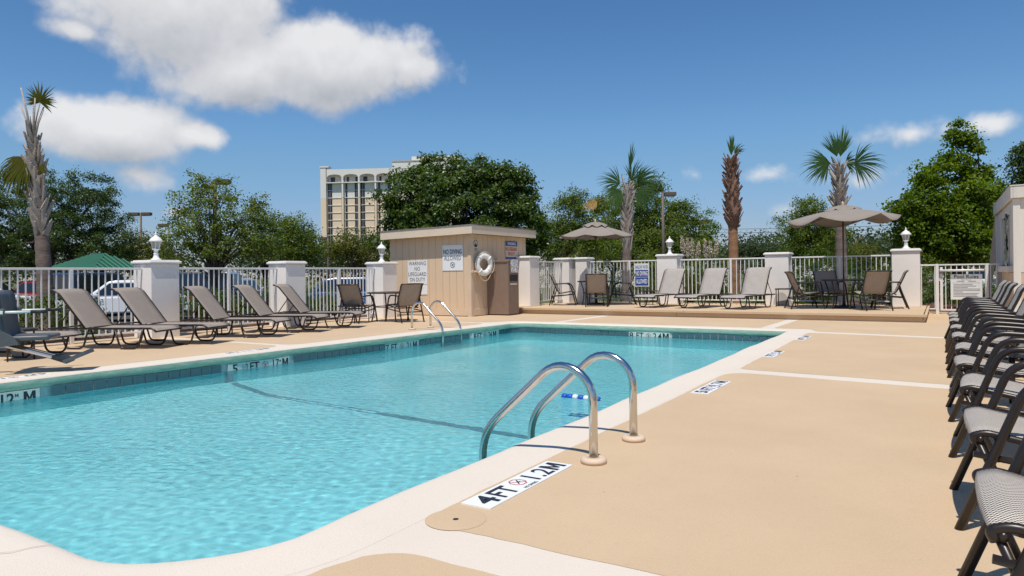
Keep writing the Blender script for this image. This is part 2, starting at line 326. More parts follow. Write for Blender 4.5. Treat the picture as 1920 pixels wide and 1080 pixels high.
def rounded(pts, r, seg=5):
    """polyline with its inner corners rounded"""
    P = [Vector(p) for p in pts]; out = [P[0]]
    for i in range(1, len(P) - 1):
        rad = r if not hasattr(r, '__len__') else r[i - 1]
        a, b, c = P[i - 1], P[i], P[i + 1]; u = (a - b); v = (c - b); q = min(rad, u.length * .49, v.length * .49)
        s_, e_ = b + u.normalized() * q, b + v.normalized() * q
        for k in range(seg + 1):
            t = k / seg; out.append(s_.lerp(b, t).lerp(b.lerp(e_, t), t))
    return out + [P[-1]]

def poly_sheet(name, loops, z, m, parent=None):
    L = [[Vector((x, y, 0)) for x, y in l] for l in loops]; tris = tessellate_polygon(L)
    V = [(p.x, p.y, z) for l in L for p in l]; F = []
    for t in tris:
        a, b, c = (Vector(V[i]) for i in t)
        F.append(tuple(t) if (b - a).cross(c - a).z > 0 else tuple(reversed(t)))
    return mesh(name, V, F, m, parent)

TXT = {}
def text_geo(body, bold=0.):
    k = (body, bold)
    if body == 'M':
        P = [(0, 0), (0, 1), (.27, 1), (.5, .42), (.73, 1), (1, 1), (1, 0), (.75, 0), (.75, .60), (.57, .14), (.43, .14), (.25, .60), (.25, 0)]
        return np.array([(x - .5, y - .5, 0) for x, y in reversed(P)]), [tuple(range(len(P)))]
    if k not in TXT:
        cu = bpy.data.curves.new('lettering', 'FONT'); cu.body = body; cu.offset = bold; cu.resolution_u = 3; cu.fill_mode = 'BOTH'
        o = bpy.data.objects.new('lettering', cu); me = bpy.data.meshes.new_from_object(o)
        V = np.array([v.co[:] for v in me.vertices]); F = [tuple(p.vertices) for p in me.polygons]
        lo, hi = V.min(0), V.max(0); V = (V - (lo + hi) / 2) / np.maximum(hi - lo, 1e-6); V[:, 2] = 0
        TXT[k] = (V, F); bpy.data.meshes.remove(me); bpy.data.objects.remove(o); bpy.data.curves.remove(cu)
    return TXT[k]
def letters(name, items, org, right, up, m, parent, lift=.003):
    """flat lettering: items = (text, centre u, centre v, width, height, bold) on the plane org + u*right + v*up"""
    o, r, u = Vector(org), Vector(right), Vector(up); n = r.cross(u)
    for body, cx, cy, w, h, *b in items:
        g, f = text_geo(body, b[0] if b else .012)
        mesh(name, [tuple(o + r * (cx + p[0] * w) + u * (cy + p[1] * h) + n * lift) for p in g], f, m, parent)
def plane_shape(name, polys, org, right, up, m, parent, lift=.003):
    o, r, u = Vector(org), Vector(right), Vector(up); n = r.cross(u); V = []; F = []
    for p in polys:
        k = len(V); V += [tuple(o + r * a + u * b + n * lift) for a, b in p]; F.append(tuple(range(k, k + len(p))))
    return mesh(name, V, F, m, parent)
def ring_quads(cx, cy, r0, r1, n=24, phase=0.):
    out = []
    for k in range(n):
        a, b = 2 * math.pi * k / n + phase, 2 * math.pi * (k + 1) / n + phase
        out.append([(cx + r0 * math.cos(a), cy + r0 * math.sin(a)), (cx + r1 * math.cos(a), cy + r1 * math.sin(a)), (cx + r1 * math.cos(b), cy + r1 * math.sin(b)), (cx + r0 * math.cos(b), cy + r0 * math.sin(b))])
    return out
def bar2(x0, y0, x1, y1, w):
    d = Vector((x1 - x0, y1 - y0)).normalized(); q = Vector((-d.y, d.x)) * w / 2
    return [(x0 - q.x, y0 - q.y), (x1 - q.x, y1 - q.y), (x1 + q.x, y1 + q.y), (x0 + q.x, y0 + q.y)]

# ================================================================== SETTING
XL = lambda y: -8.82 + .04 * (y - 3.5)
def corner_arc(c, a0, a1, r, n=10): return [(c[0] + r * math.cos(R(a0 + (a1 - a0) * k / n)), c[1] + r * math.sin(R(a0 + (a1 - a0) * k / n))) for k in range(n + 1)]
raw = (corner_arc((XL(1.48) + .65, 2.13), 180, 270, .65) + corner_arc((-3.04, 2.13), 270, 360, .65) + corner_arc((-2.57, 13.66), 0, 90, .12, 4) + corner_arc((XL(13.78) + .35, 13.43), 90, 180, .35))
LIP = []
for i, p in enumerate(raw):
    q = raw[(i + 1) % len(raw)]; d = math.dist(p, q); n = max(1, int(d / .22))
    LIP += [(p[0] + (q[0] - p[0]) * k / n, p[1] + (q[1] - p[1]) * k / n) for k in range(n)]
NL = len(LIP); NORM = []
for i in range(NL):
    a, b = Vector(LIP[i - 1]), Vector(LIP[(i + 1) % NL]); d = (b - a).normalized(); NORM.append((d.y, -d.x))
WOB = [.010 * math.sin(i * .37) + .008 * math.sin(i * .91 + 1) + random.uniform(-.003, .003) for i in range(NL)]   # hand-finished edge
def ring(o, wob=0.): return [(LIP[i][0] + NORM[i][0] * (o + WOB[i] * wob), LIP[i][1] + NORM[i][1] * (o + WOB[i] * wob)) for i in range(NL)]

# pool deck (white painted concrete) with the pool's hole
DECK = [(-13.35, -6), (7, -6), (7, 21.2), (-13.35, 21.2)]
deck = tag(poly_sheet('pool_deck', [DECK, ring(.30)], 0, M_WHITEPAINT), kind='structure')
# ground to the horizon, with the deck's hole
G = 1600
ground = tag(poly_sheet('ground', [[(-G, -G), (G, -G), (G, G), (-G, G)], [(-13.3, -5.95), (6.95, -5.95), (6.95, 21.15), (-13.3, 21.15)]], -.36, M_GRASS), kind='structure')
mesh('deck_edge', [(x, y, z) for z in (0, -.4) for x, y in DECK], [(i, (i + 1) % 4, 4 + (i + 1) % 4, 4 + i) for i in range(4)], M_WHITEPAINT, deck)
park = tag(poly_sheet('parking_lot', [[(-70, -10), (-16.6, -10), (-16.6, 15.5), (-15.2, 22), (-15.2, 60), (-70, 60)]], -.352, M_ASPHALT), kind='structure')
mul = tag(poly_sheet('mulch_bed', [[(-3.2, 21.3), (9, 21.3), (11, 24), (9, 36), (-2, 34), (-4, 26)]], -.042, M_MULCH), kind='structure')
lawn = tag(poly_sheet('lawn', [[(-15, 21.25), (9.2, 21.25), (12, 24), (12, 40), (-9, 40), (-15, 34)]], -.05, M_GRASS), kind='structure')
mul2 = tag(poly_sheet('planting_bed', [[(-15.4, -6), (-13.36, -6), (-13.36, 22), (-15.0, 22)]], -.046, M_MULCH), kind='structure')

# coping: a swept bull-nose lip
prof = [(.36, .0006, 0), (.10, .008, .3), (.05, .008, .8), (.022, .001, 1), (.006, -.016, 1), (0, -.045, 1), (.001, -.085, 1), (.009, -.112, 1), (.032, -.121, .4)]
V = []; F = []
for o, z, wb in prof: V += [(x, y, z) for x, y in ring(o, wb)]
for k in range(len(prof) - 1):
    for i in range(NL): j = (i + 1) % NL; F.append((k * NL + i, k * NL + j, (k + 1) * NL + j, (k + 1) * NL + i))
F = [tuple(reversed(f)) for f in F]; cut = 4 * NL
coping = tag(mesh('pool_coping', V, F[:cut], M_COPING, smooth=True), kind='structure')
M_LIP = mat('worn_green_lip_with_water_bounce', (.47, .56, .42), .75, col2=(.26, .41, .30), vscale=5, bump=.6, bscale=26, stretch=(1, 1, 4))  # worn, stained lip paint; turquoise bounce from the water is put into the green
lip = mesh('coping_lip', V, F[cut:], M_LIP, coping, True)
# a hairline crack running across the near coping
mb = MB(); cr = [(-3.17, 1.47), (-3.22, 1.40), (-3.24, 1.33), (-3.31, 1.27), (-3.33, 1.20), (-3.40, 1.13), (-3.43, 1.05), (-3.5, .98)]
for a, b in zip(cr[:-1], cr[1:]):
    za, zb = .0125, .0125
    p = bar2(a[0], a[1], b[0], b[1], .0035); mb.add([(x, y, za) for x, y in p], [(0, 1, 2, 3)])
mb.build('crack', mat('crack_dirt', (.36, .32, .27), .9), coping)

# tan panels painted between white bands
def wavy(pts, amp=.006, step=.13):
    out = []
    for i, p in enumerate(pts):
        q = pts[(i + 1) % len(pts)]; d = math.dist(p, q); n = max(1, int(d / step)) if d < 12 else max(1, int(d / 1.5))
        for k in range(n):
            t = k / n; out.append((p[0] + (q[0] - p[0]) * t + random.uniform(-amp, amp), p[1] + (q[1] - p[1]) * t + random.uniform(-amp, amp)))
    return out
def round_poly(pts):
    """closed polygon, each corner (x, y, radius)"""
    out = []; n = len(pts)
    for i in range(n):
        a, b, c = Vector(pts[i - 1][:2]), Vector(pts[i][:2]), Vector(pts[(i + 1) % n][:2]); r = pts[i][2]
        if r <= 0: out.append((b.x, b.y)); continue
        u, v = (a - b), (c - b); q = min(r, u.length * .45, v.length * .45); s_, e_ = b + u.normalized() * q, b + v.normalized() * q
        for k in range(7):
            t = k / 6; p = s_.lerp(b, t).lerp(b.lerp(e_, t), t); out.append((p.x, p.y))
    return out
PANELS = [
    [(-2.035, 2.43, .17), (-1.72, 2.46, .1), (6.9, 2.50, 0), (6.9, 7.30, 0), (2, 7.42, 0), (0, 7.63, 0), (-2.03, 7.86, .34)],
    [(-1.99, 8.14, .12), (0, 7.92, 0), (2, 7.72, 0), (6.9, 7.6, 0), (6.9, 12.9, 0), (0, 13.14, 0), (-2.05, 13.46, .2)],
    [(-1.95, 13.74, .1), (0, 13.43, 0), (6.9, 13.2, 0), (6.9, 21.1, 0), (-2.70, 21.1, 0), (-2.80, 14.24, .1), (-2.12, 14.22, .1)],
    [(-7.42, 14.22, .1), (-3.05, 14.24, .1), (-2.95, 21.1, 0), (-7.30, 21.1, 0)],
    [(-13.3, 13.42, 0), (-9.0, 13.42, .3), (-8.7, 14.22, .25), (-7.66, 14.22, .1), (-7.55, 21.1, 0), (-13.3, 21.1, 0)],
    [(-13.3, 7.80, 0), (-9.10, 7.80, .3), (-8.86, 13.22, .3), (-13.3, 13.22, 0)],
    [(-13.3, 2.2, 0), (-9.28, 2.2, .4), (-9.10, 7.64, .3), (-13.3, 7.64, 0)],
    [(-13.3, -5.9, 0), (-9.3, -5.9, 0), (-9.3, 1.9, .3), (-13.3, 1.9, 0)],
    [(-2.05, -5.9, 0), (6.9, -5.9, 0), (6.9, 2.17, 0), (-1.94, 2.16, .30), (-2.06, 1.75, .25)],
    [(-9.1, -5.9, 0), (-2.3, -5.9, 0), (-2.3, .75, .4), (-9.1, .75, .4)]]
for p in PANELS: mesh_o = poly_sheet('deck_panel', [wavy(round_poly(p))], .0016, M_TAN, deck)

# pool basin: plastered walls and floor, deeper at the far end
def floor_z(y): return -1.22 if y < 5.9 else max(-1.95, -1.22 - (y - 5.9) * .2)
W = ring(.032); V = [(x, y, -.119) for x, y in W] + [(x, y, floor_z(y)) for x, y in W]
F = [(i, (i + 1) % NL, NL + (i + 1) % NL, NL + i) for i in range(NL)]
basin = tag(mesh('pool_basin', V, F, M_PLASTER), kind='structure')
ys = sorted(set([1.40, 5.9, 10.63, 13.9] + [1.4 + k * .5 for k in range(26)]))
V = [(x, y, floor_z(y)) for y in ys for x in (-9.1, -2.2)]
mesh('pool_floor', V, [(2 * i, 2 * i + 1, 2 * i + 3, 2 * i + 2) for i in range(len(ys) - 1)], M_PLASTER, basin)
# dark stripe where the floor starts to slope, running up the left wall
sp = [(-2.38, 5.80), (-5.0, 5.86), (-7.4, 5.94), (-8.66, 6.36)]; V = []; F = []
for i, (x, y) in enumerate(sp):
    V += [(x, y - .06, floor_z(y - .06) + .004), (x, y + .06, floor_z(y + .06) + .006)]
F = [(2 * i, 2 * i + 2, 2 * i + 3, 2 * i + 1) for i in range(len(sp) - 1)]
x0 = XL(6.4) - .032 + .005; n = len(V); V += [(x0, 6.30, -1.34), (x0, 6.42, -1.34), (x0, 6.42, -.26), (x0, 6.30, -.26)]; F.append((n, n + 1, n + 2, n + 3))
mesh('floor_stripe', V, F, M_STRIPE, basin)
# grout band behind the waterline tiles
B0, B1 = ring(.029), ring(.029)
V = [(x, y, -.121) for x, y in B0] + [(x, y, -.282) for x, y in B1]
mesh('grout_band', V, [(i, (i + 1) % NL, NL + (i + 1) % NL, NL + i) for i in range(NL)], M_GROUT, basin)
# waterline tiles, one by one along the two walls in view, joined along the two that face away
TW, TH = .152, .152
tile0 = MB().box((-TW / 2 + .003, -.012, -TH / 2), (TW / 2 - .003, .0, TH / 2), .002); tile_me = None
MARK_L = [(3.12, 3.93), (6.33, 7.40), (9.48, 10.40), (12.10, 13.02)]; MARK_F = (-5.66, -4.74)
def put_tile(x, y, rz):
    global tile_me
    z = -.200
    if tile_me is None: o = tile0.build('tile', M_TILE, basin); tile_me = o.data
    else: o = share(tile_me, 'tile', basin)
    o.location = (x, y, z); o.rotation_euler = (random.uniform(-.012, .012), 0, rz)
ang = math.atan(.04)
y = 2.25
while y < 13.35:
    if not any(a - .05 < y < b + .05 for a, b in MARK_L): put_tile(XL(y) - .032 + .016, y, R(90) - ang)
    y += .156
x = -8.05
while x < -2.6:
    if not (MARK_F[0] - .05 < x < MARK_F[1] + .05): put_tile(x, 13.78 + .032 - .016, 0)
    x += .156
rest = MB()
for i in range(NL):
    x, y = LIP[i]
    if x > -2.9 or y < 2.2 or (y > 13.4 and x < -8.0):
        c = Vector((x - NORM[i][0] * -.020, y - NORM[i][1] * -.020)); t = Vector((-NORM[i][1], NORM[i][0])) * .072; q = Vector(NORM[i]) * -.006
        rest.prism([(c - t - q)[:], (c + t - q)[:], (c + t + q)[:], (c - t + q)[:]], -.276, -.124)
tag(rest.build('tile_band', M_TILE, basin), kind='stuff')

# water: a rippled surface, real refraction
WZ = -.220; gx = np.arange(-9.06, -2.28, .0215); gy = np.arange(1.38, 13.92, .0215)
X, Y = np.meshgrid(gx, gy); Z = np.zeros_like(X)
for i in range(120):
    lam = float(np.exp(RNG.uniform(math.log(.065), math.log(.55)))); th = RNG.normal(1.9, 1.1); k = 2 * math.pi / lam
    ph = RNG.uniform(0, 6.28); wx, wy = k * math.cos(th), k * math.sin(th)
    pat = .55 + .45 * np.sin(X * RNG.uniform(-1.6, 1.6) + Y * RNG.uniform(-1.6, 1.6) + RNG.uniform(0, 6.28))
    Z += .00052 * lam * (1 if lam < .17 else .36) * pat * np.sin(wx * X + wy * Y + ph + .7 * np.sin(X * 1.3 + Y * .9 + i))
tt = np.clip((Y - 4.0) / 5.5, 0, 1); Z = WZ + Z * (1 - .74 * tt * tt * (3 - 2 * tt))
poly = np.array(ring(.06)); cx = (X[:-1, :-1] + X[1:, 1:]) / 2; cy = (Y[:-1, :-1] + Y[1:, 1:]) / 2; ins = np.zeros(cx.shape, bool)
for i in range(len(poly)):
    (x1, y1), (x2, y2) = poly[i - 1], poly[i]
    c = ((y1 > cy) != (y2 > cy)); xx = (x2 - x1) * (cy - y1) / (y2 - y1 if y2 != y1 else 1e-9) + x1; ins ^= c & (cx < xx)
idx = np.arange(X.size).reshape(X.shape); Fq = np.stack([idx[:-1, :-1], idx[:-1, 1:], idx[1:, 1:], idx[1:, :-1]], -1)[ins]
used = np.unique(Fq); rem = np.full(X.size, -1); rem[used] = np.arange(len(used)); Vw = np.stack([X, Y, Z], -1).reshape(-1, 3)[used]
M_WATER = bpy.data.materials.new('pool_water'); M_WATER.use_nodes = True; t = M_WATER.node_tree; t.nodes.clear()
o_ = t.nodes.new('ShaderNodeOutputMaterial'); mx = t.nodes.new('ShaderNodeMixShader'); fr = t.nodes.new('ShaderNodeFresnel'); fr.inputs[0].default_value = 1.26
gl = t.nodes.new('ShaderNodeBsdfGlossy'); gl.inputs['Roughness'].default_value = .06; rf = t.nodes.new('ShaderNodeBsdfRefraction'); rf.inputs['IOR'].default_value = 1.33; rf.inputs['Roughness'].default_value = 0; rf.inputs[0].default_value = (.95, 1, 1, 1)
wc = t.nodes.new('ShaderNodeTexCoord'); wm_ = t.nodes.new('ShaderNodeMapping'); wm_.inputs['Rotation'].default_value = (0, 0, R(25)); wm_.inputs['Scale'].default_value = (1, 1.7, 1); t.links.new(wc.outputs['Object'], wm_.inputs[0])
wn = t.nodes.new('ShaderNodeTexNoise'); wn.inputs['Scale'].default_value = 9; wn.inputs['Detail'].default_value = 4; wn.inputs['Roughness'].default_value = .55; wn.inputs['Distortion'].default_value = .6; t.links.new(wm_.outputs[0], wn.inputs['Vector'])
wl = t.nodes.new('ShaderNodeTexNoise'); wl.inputs['Scale'].default_value = .55; wl.inputs['Detail'].default_value = 2; t.links.new(wc.outputs['Object'], wl.inputs['Vector']); wr = t.nodes.new('ShaderNodeMapRange'); wr.inputs[1].default_value = .35; wr.inputs[2].default_value = .65; wr.inputs[3].default_value = .35; wr.inputs[4].default_value = 1.25; t.links.new(wl.outputs[0], wr.inputs[0])
wb_ = t.nodes.new('ShaderNodeBump'); t.links.new(wr.outputs[0], wb_.inputs['Strength']); wb_.inputs['Distance'].default_value = .018; t.links.new(wn.outputs[0], wb_.inputs['Height'])          # fine surface ruffle seen in the reflections
t.links.new(wb_.outputs[0], gl.inputs['Normal']); t.links.new(wb_.outputs[0], fr.inputs['Normal'])
t.links.new(fr.outputs[0], mx.inputs[0]); t.links.new(rf.outputs[0], mx.inputs[1]); t.links.new(gl.outputs[0], mx.inputs[2]); t.links.new(mx.outputs[0], o_.inputs[0])
water = tag(mesh('pool_water', Vw.tolist(), rem[Fq].tolist(), M_WATER, smooth=True), kind='structure')
water.cycles.is_caustics_caster = True

# raised timber deck along the far side
PZ = .17
plat = empty('raised_deck', (0, 0, 0)); tag(plat, kind='structure')
y = 16.86; bme = None
while y < 21.0:
    if bme is None: b = MB().box((-10.78, 0, PZ - .03), (-.33, .137, PZ), .003).build('deck_board', M_TAN, plat); bme = b.data
    else: b = share(bme, 'deck_board', plat)
    b.location = (0, y, 0); y += .1405
MB().box((-10.78, 16.79, PZ - .055), (-5.42, 16.855, PZ + .002), .004).build('edge_board', M_TAN, plat)
MB().box((-5.415, 16.79, PZ - .057), (-.28, 16.855, PZ), .004).build('edge_board', M_TAN, plat)
MB().box((-10.75, 16.86, -.0), (-5.62, 16.89, PZ - .06), .002).build('riser', M_TAN, plat)
MB().box((-5.612, 16.858, .004), (-.34, 16.888, PZ - .064), .002).build('riser', M_TAN, plat)
MB().box((-.33, 16.86, .004), (-.30, 21.0, PZ - .06), .002).build('riser', M_TAN, plat)
MB().box((-.31, 16.80, PZ - .054), (-.262, 21.0, PZ - .001), .003).build('edge_board', M_TAN, plat)
for o in [basin] + list(basin.children): o.cycles.is_caustics_receiver = True

# ================================================================== PILLARS, LANTERNS, FENCES
def pillar(x0, x1, y0, y1, z0, ztop, label, wide=None):
    cx, cy = (x0 + x1) / 2, (y0 + y1) / 2; r = empty('pillar', (cx, cy, z0), 0, label, 'pillar', 'white stucco fence pillars')
    a, b, h = (x1 - x0) / 2, (y1 - y0) / 2, ztop - z0
    MB().box((-a, -b, 0), (a, b, h - .075), .012).build('shaft', M_STUCCO, r)
    o = .036; MB().box((-a - o, -b - o, h - .073), (a + o, b + o, h - .02), .016).box((-a - o + .03, -b - o + .03, h - .022), (a + o - .03, b + o - .03, h), .008).build('cap', M_CAP, r)
    return r
LX0, LX1 = -13.11, -12.53
pillar(LX0, LX1, 4.35, 4.92, -.05, 1.47, 'stucco pillar at the far left end of the fence, past the pool lift')
pillar(LX0, LX1, 7.48, 8.05, -.05, 1.47, 'stucco pillar with lantern behind the round side table on the left')
pillar(LX0, LX1, 10.61, 11.18, -.05, 1.48, 'bare topped stucco pillar behind the last left lounger')
pillar(LX0, LX1, 13.80, 14.36, -.05, 1.49, 'stucco pillar with lantern standing against the tan shed')
pillar(-10.72, -10.16, 17.42, 18.0, PZ, 1.645, 'stucco pillar right of the brown bin')
pillar(-10.66, -10.13, 19.86, 20.4, PZ, 1.625, 'left one of two joined stucco pillars behind the patio table')
pillar(-10.02, -9.62, 20.10, 20.62, PZ, 1.63, 'right one of two joined stucco pillars behind the patio table')
pillar(-7.28, -6.66, 20.06, 20.64, PZ, 1.66, 'stucco pillar with lantern right of the blue no diving sign')
arch_p = pillar(-4.16, -3.54, 20.06, 20.64, PZ, 1.63, 'bare topped stucco pillar behind the small square side table')
pillar(-1.07, -.45, 20.06, 20.64, PZ, 1.64, 'stucco pillar with lantern at the right end of the raised deck')
# arched niche at the foot of one pillar
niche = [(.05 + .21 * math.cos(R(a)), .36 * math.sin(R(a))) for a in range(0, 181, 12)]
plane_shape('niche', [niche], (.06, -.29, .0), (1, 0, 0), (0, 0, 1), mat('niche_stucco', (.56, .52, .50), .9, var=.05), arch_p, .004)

def lantern(x, y, z, label):
    r = empty('lantern', (x, y, z), R(20), label, 'lantern', 'white post lanterns on the pillars')
    MB().lathe([(.085, 0), (.085, .018), (.06, .03), (.042, .06), (.036, .10), (.045, .115), (.03, .13), (.034, .17), (.062, .185), (.066, .195)], 14).build('base', M_LAMP, r, True)
    MB().lathe([(.052, .195), (.078, .32)], 6).build('glass', M_LAMPGLASS, r)
    mb = MB()
    for k in range(6):
        a = 2 * math.pi * k / 6; mb.tube([(.054 * math.cos(a), .054 * math.sin(a), .193), (.081 * math.cos(a), .081 * math.sin(a), .322)], .006, 5)
    mb.build('ribs', M_LAMP, r)
    MB().lathe([(.112, .318), (.115, .328), (.095, .355), (.07, .385), (.045, .405), (.03, .412), (.026, .425), (.016, .43)], 14).build('hood', M_LAMP, r, True)
    MB().lathe([(.016, .43), (.022, .447), (.012, .462), (.007, .485), (0, .492)], 10).build('finial', M_LAMP, r, True)
    r.scale = (1.12, 1.12, 1.12)
lantern(-12.82, 7.76, 1.47, 'white lantern on the left pillar near the green roof')
lantern(-12.82, 14.08, 1.49, 'white lantern in front of the shed siding')
lantern(-6.97, 20.35, 1.66, 'white lantern beside the pampas plumes')
lantern(-.76, 20.35, 1.64, 'white lantern in front of the big bright maple')

PK = MB().box((-.0095, -.0095, 0), (.0095, .0095, 1)).build('picket', M_FENCE).data
bpy.data.objects.remove(bpy.data.objects['picket'])
def fence(p0, p1, z0, top, label, pitch=.113, posts=(.5,), e0=.02, e1=.02):
    a, b = Vector((*p0, 0)), Vector((*p1, 0)); L = (b - a).length; rz = math.atan2(b.y - a.y, b.x - a.x)
    r = empty('fence_section', (a.x, a.y, z0), rz, label, 'fence', 'white metal fence sections round the pool'); h = top - z0
    MB().box((0, -.021, h - .040), (L, .021, h), .006).build('top_rail', M_FENCE, r)
    MB().box((0, -.016, .105), (L, .016, .138), .004).build('bottom_rail', M_FENCE, r)
    for t in posts: MB().box((L * t - .03, -.029, 0), (L * t + .03, .029, h - .041), .004).build('post', M_FENCE, r)
    n = int((L - e0 - e1) / pitch)
    for k in range(n + 1):
        x = e0 + (L - e0 - e1) * k / n
        if any(abs(x - L * t) < .045 for t in posts): continue
        share(PK, 'picket', r, (x, 0, .139), (0, 0, 0), (1, 1, h - .041 - .139))
    return r
fence((-12.82, 4.92), (-12.82, 7.52), 0, 1.325, 'white fence section behind the pool lift in front of the left palm')
fence((-12.82, 8.05), (-12.82, 10.65), 0, 1.33, 'white fence section between the two pillars left of the patio table')
fence((-12.82, 11.18), (-12.82, 13.84), 0, 1.335, 'white fence section behind the left patio table and shrubs')
fence((-10.38, 18.0), (-10.38, 19.9), PZ, 1.50, 'narrow receding fence section between pillars right of the bin', posts=())
fence((-9.62, 20.35), (-7.28, 20.35), PZ, 1.50, 'fence section carrying the blue no diving sign', posts=(.58,))
fence((-6.66, 20.35), (-4.16, 20.35), PZ, 1.50, 'fence section behind the three loungers on the raised deck', posts=(.60,))
fence((-3.54, 20.35), (-1.07, 20.35), PZ, 1.50, 'fence section behind the table under the right umbrella', posts=(.5,))
fence((-.45, 20.35), (-.12, 20.35), 0, 1.235, 'short low fence piece left of the gate post', posts=(), pitch=.17)
# gate with its post and closer
gt = empty('gate', (-.09, 20.35, 0), 0, 'white metal gate carrying the pool rules board', 'gate')
MB().box((-.035, -.035, 0), (.035, .035, 1.24), .005).build('gate_post', M_FENCE, gt)
MB().box((.06, -.03, .08), (.12, .03, 1.16), .005).build('gate_stile', M_FENCE, gt)
MB().box((1.0, -.03, .08), (1.06, .03, 1.235), .005).build('gate_stile', M_FENCE, gt)
MB().box((.04, -.02, 1.20), (1.22, .02, 1.235), .004).build('top_rail', M_FENCE, gt)
MB().box((.12, -.02, .08), (1.0, .02, .115), .004).build('bottom_rail', M_FENCE, gt)
MB().tube([(.05, -.05, 1.075), (.97, -.05, 1.075)], .03, 10).build('closer_bar', M_FENCE, gt, True)
MB().box((.045, -.05, .90), (.115, -.031, 1.05), .006).build('hinge', mat('grey_hinge', (.3, .29, .29), .5), gt)
for k in range(8): share(PK, 'picket', gt, (.12 + .117 * (k + .5), .0, .116), (0, 0, 0), (1, 1, 1.083))
fence((.99, 20.35), (3.2, 20.35), 0, 1.235, 'white fence running from the gate behind the wooden booth', posts=(.4,), pitch=.117)
# pool rules board
sg = empty('pool_rules_sign', (.515, 20.27, .38), 0, 'white pool rules board with grey header hung on the gate', 'sign')
MB().box((-.325, 0, -.02), (.325, .012, .60)).build('board', M_SIGN, sg)
plane_shape('header', [[(-.325, .485), (.325, .485), (.325, .60), (-.325, .60)]], (0, 0, 0), (1, 0, 0), (0, 0, 1), M_SIGNGREY, sg, .002)
letters('lettering', [('Pool Rules', .0, .545, .50, .085, .008)], (0, 0, 0), (1, 0, 0), (0, 0, 1), M_INK, sg, .005)
grey_ink = mat('sign_grey_ink', (.30, .30, .31), .6)
letters('lettering', [('Pool for registered guests only', 0, .392, .56, .03, .0), ('Pool Hours', 0, .465, .2, .024, .0)], (0, 0, 0), (1, 0, 0), (0, 0, 1), grey_ink, sg, .004)
lines = []
for i, w in enumerate((.40, .47, .30, .55, .55, .20, .52, .48, .50)):
    y = .345 - i * .036; lines.append([(-.27, y), (-.27 + w, y), (-.27 + w, y + .011), (-.27, y + .011)])
plane_shape('small_print', lines + [[(-.19, .425), (-.04, .425), (-.04, .438), (-.19, .438)], [(.04, .425), (.2, .425), (.2, .438), (.04, .438)]], (0, 0, 0), (1, 0, 0), (0, 0, 1), grey_ink, sg, .004)

# ================================================================== SHED, ITS SIGNS AND WHAT STANDS BY IT
SX0, SX1, SY0, SY1 = -13.45, -10.62, 15.12, 18.0; SH = 2.2
shed = empty('pool_shed', (0, 0, 0), 0, 'tan board sided pump shed with cream fascia and flat roof', 'shed')
MB().box((SX0 + .02, SY0 + .02, 0), (SX1 - .02, SY1 - .02, SH + .02)).build('wall_core', mat('siding_groove', (.22, .15, .10), .9), shed)
random.seed(3)
bw = .236; x = SX0; bmes = None
def plank(x, y, rz, w, z0, z1):
    o = MB().box((0, -.016, z0), (w - .007, 0, z1), .003).build('board', M_SIDING, shed); o.location = (x, y, 0); o.rotation_euler = (0, 0, rz)
x = SX0
while x < SX1 - .11: plank(x, SY0 + .018, 0, min(bw, SX1 - .10 - x), .20, SH); x += bw
y = SY0 + .10
while y < SY1: plank(SX1 - .018, y, R(90), min(bw, SY1 - y), .20, SH); y += bw
MB().box((SX1 - .105, SY0 - .014, .0), (SX1 + .012, SY0 + .006, SH)).build('corner_trim', M_TRIM, shed)
MB().box((SX1 - .006, SY0 + .007, .0), (SX1 + .014, SY0 + .10, SH)).build('corner_trim', M_TRIM, shed)
MB().box((SX0, SY0 - .012, .02), (SX1 - .11, SY0 + .016, .20), .003).build('base_board', M_TRIM, shed)
MB().box((SX1 - .015, SY0 + .105, .02), (SX1 + .016, SY1, .20), .003).build('base_board', M_TRIM, shed)
OV = .21; a = (SX0 - .14, SX1 + .21, SY0 - OV - .03, SY1 + .25)
zz = lambda x: 2.36 + (x - a[0]) * .018
def slab(x0, x1, y0, y1, t0, t1):
    V = []
    for t_ in (t0, t1): V += [(x0, y0, zz(x0) + t_), (x1, y0, zz(x1) + t_), (x1, y1, zz(x1) + t_), (x0, y1, zz(x0) + t_)]
    return MB().add(V, [(3, 2, 1, 0), (4, 5, 6, 7), (0, 1, 5, 4), (1, 2, 6, 5), (2, 3, 7, 6), (3, 0, 4, 7)])
slab(a[0], a[1], a[2], a[2] + .03, -.22, 0).build('fascia', M_FASCIA, shed)
slab(a[1] - .03, a[1], a[2] + .031, a[3], -.221, -.001).build('fascia', M_FASCIA, shed)
slab(a[0], a[0] + .03, a[2] + .031, a[3], -.221, -.001).build('fascia', M_FASCIA, shed)
slab(a[0] + .031, a[1] - .031, a[2] + .031, a[3], -.14, -.11).build('soffit', M_TRIM, shed)
slab(a[0] - .015, a[1] + .015, a[2] - .015, a[3] + .01, .002, .022).build('roof', M_ROOFING, shed)

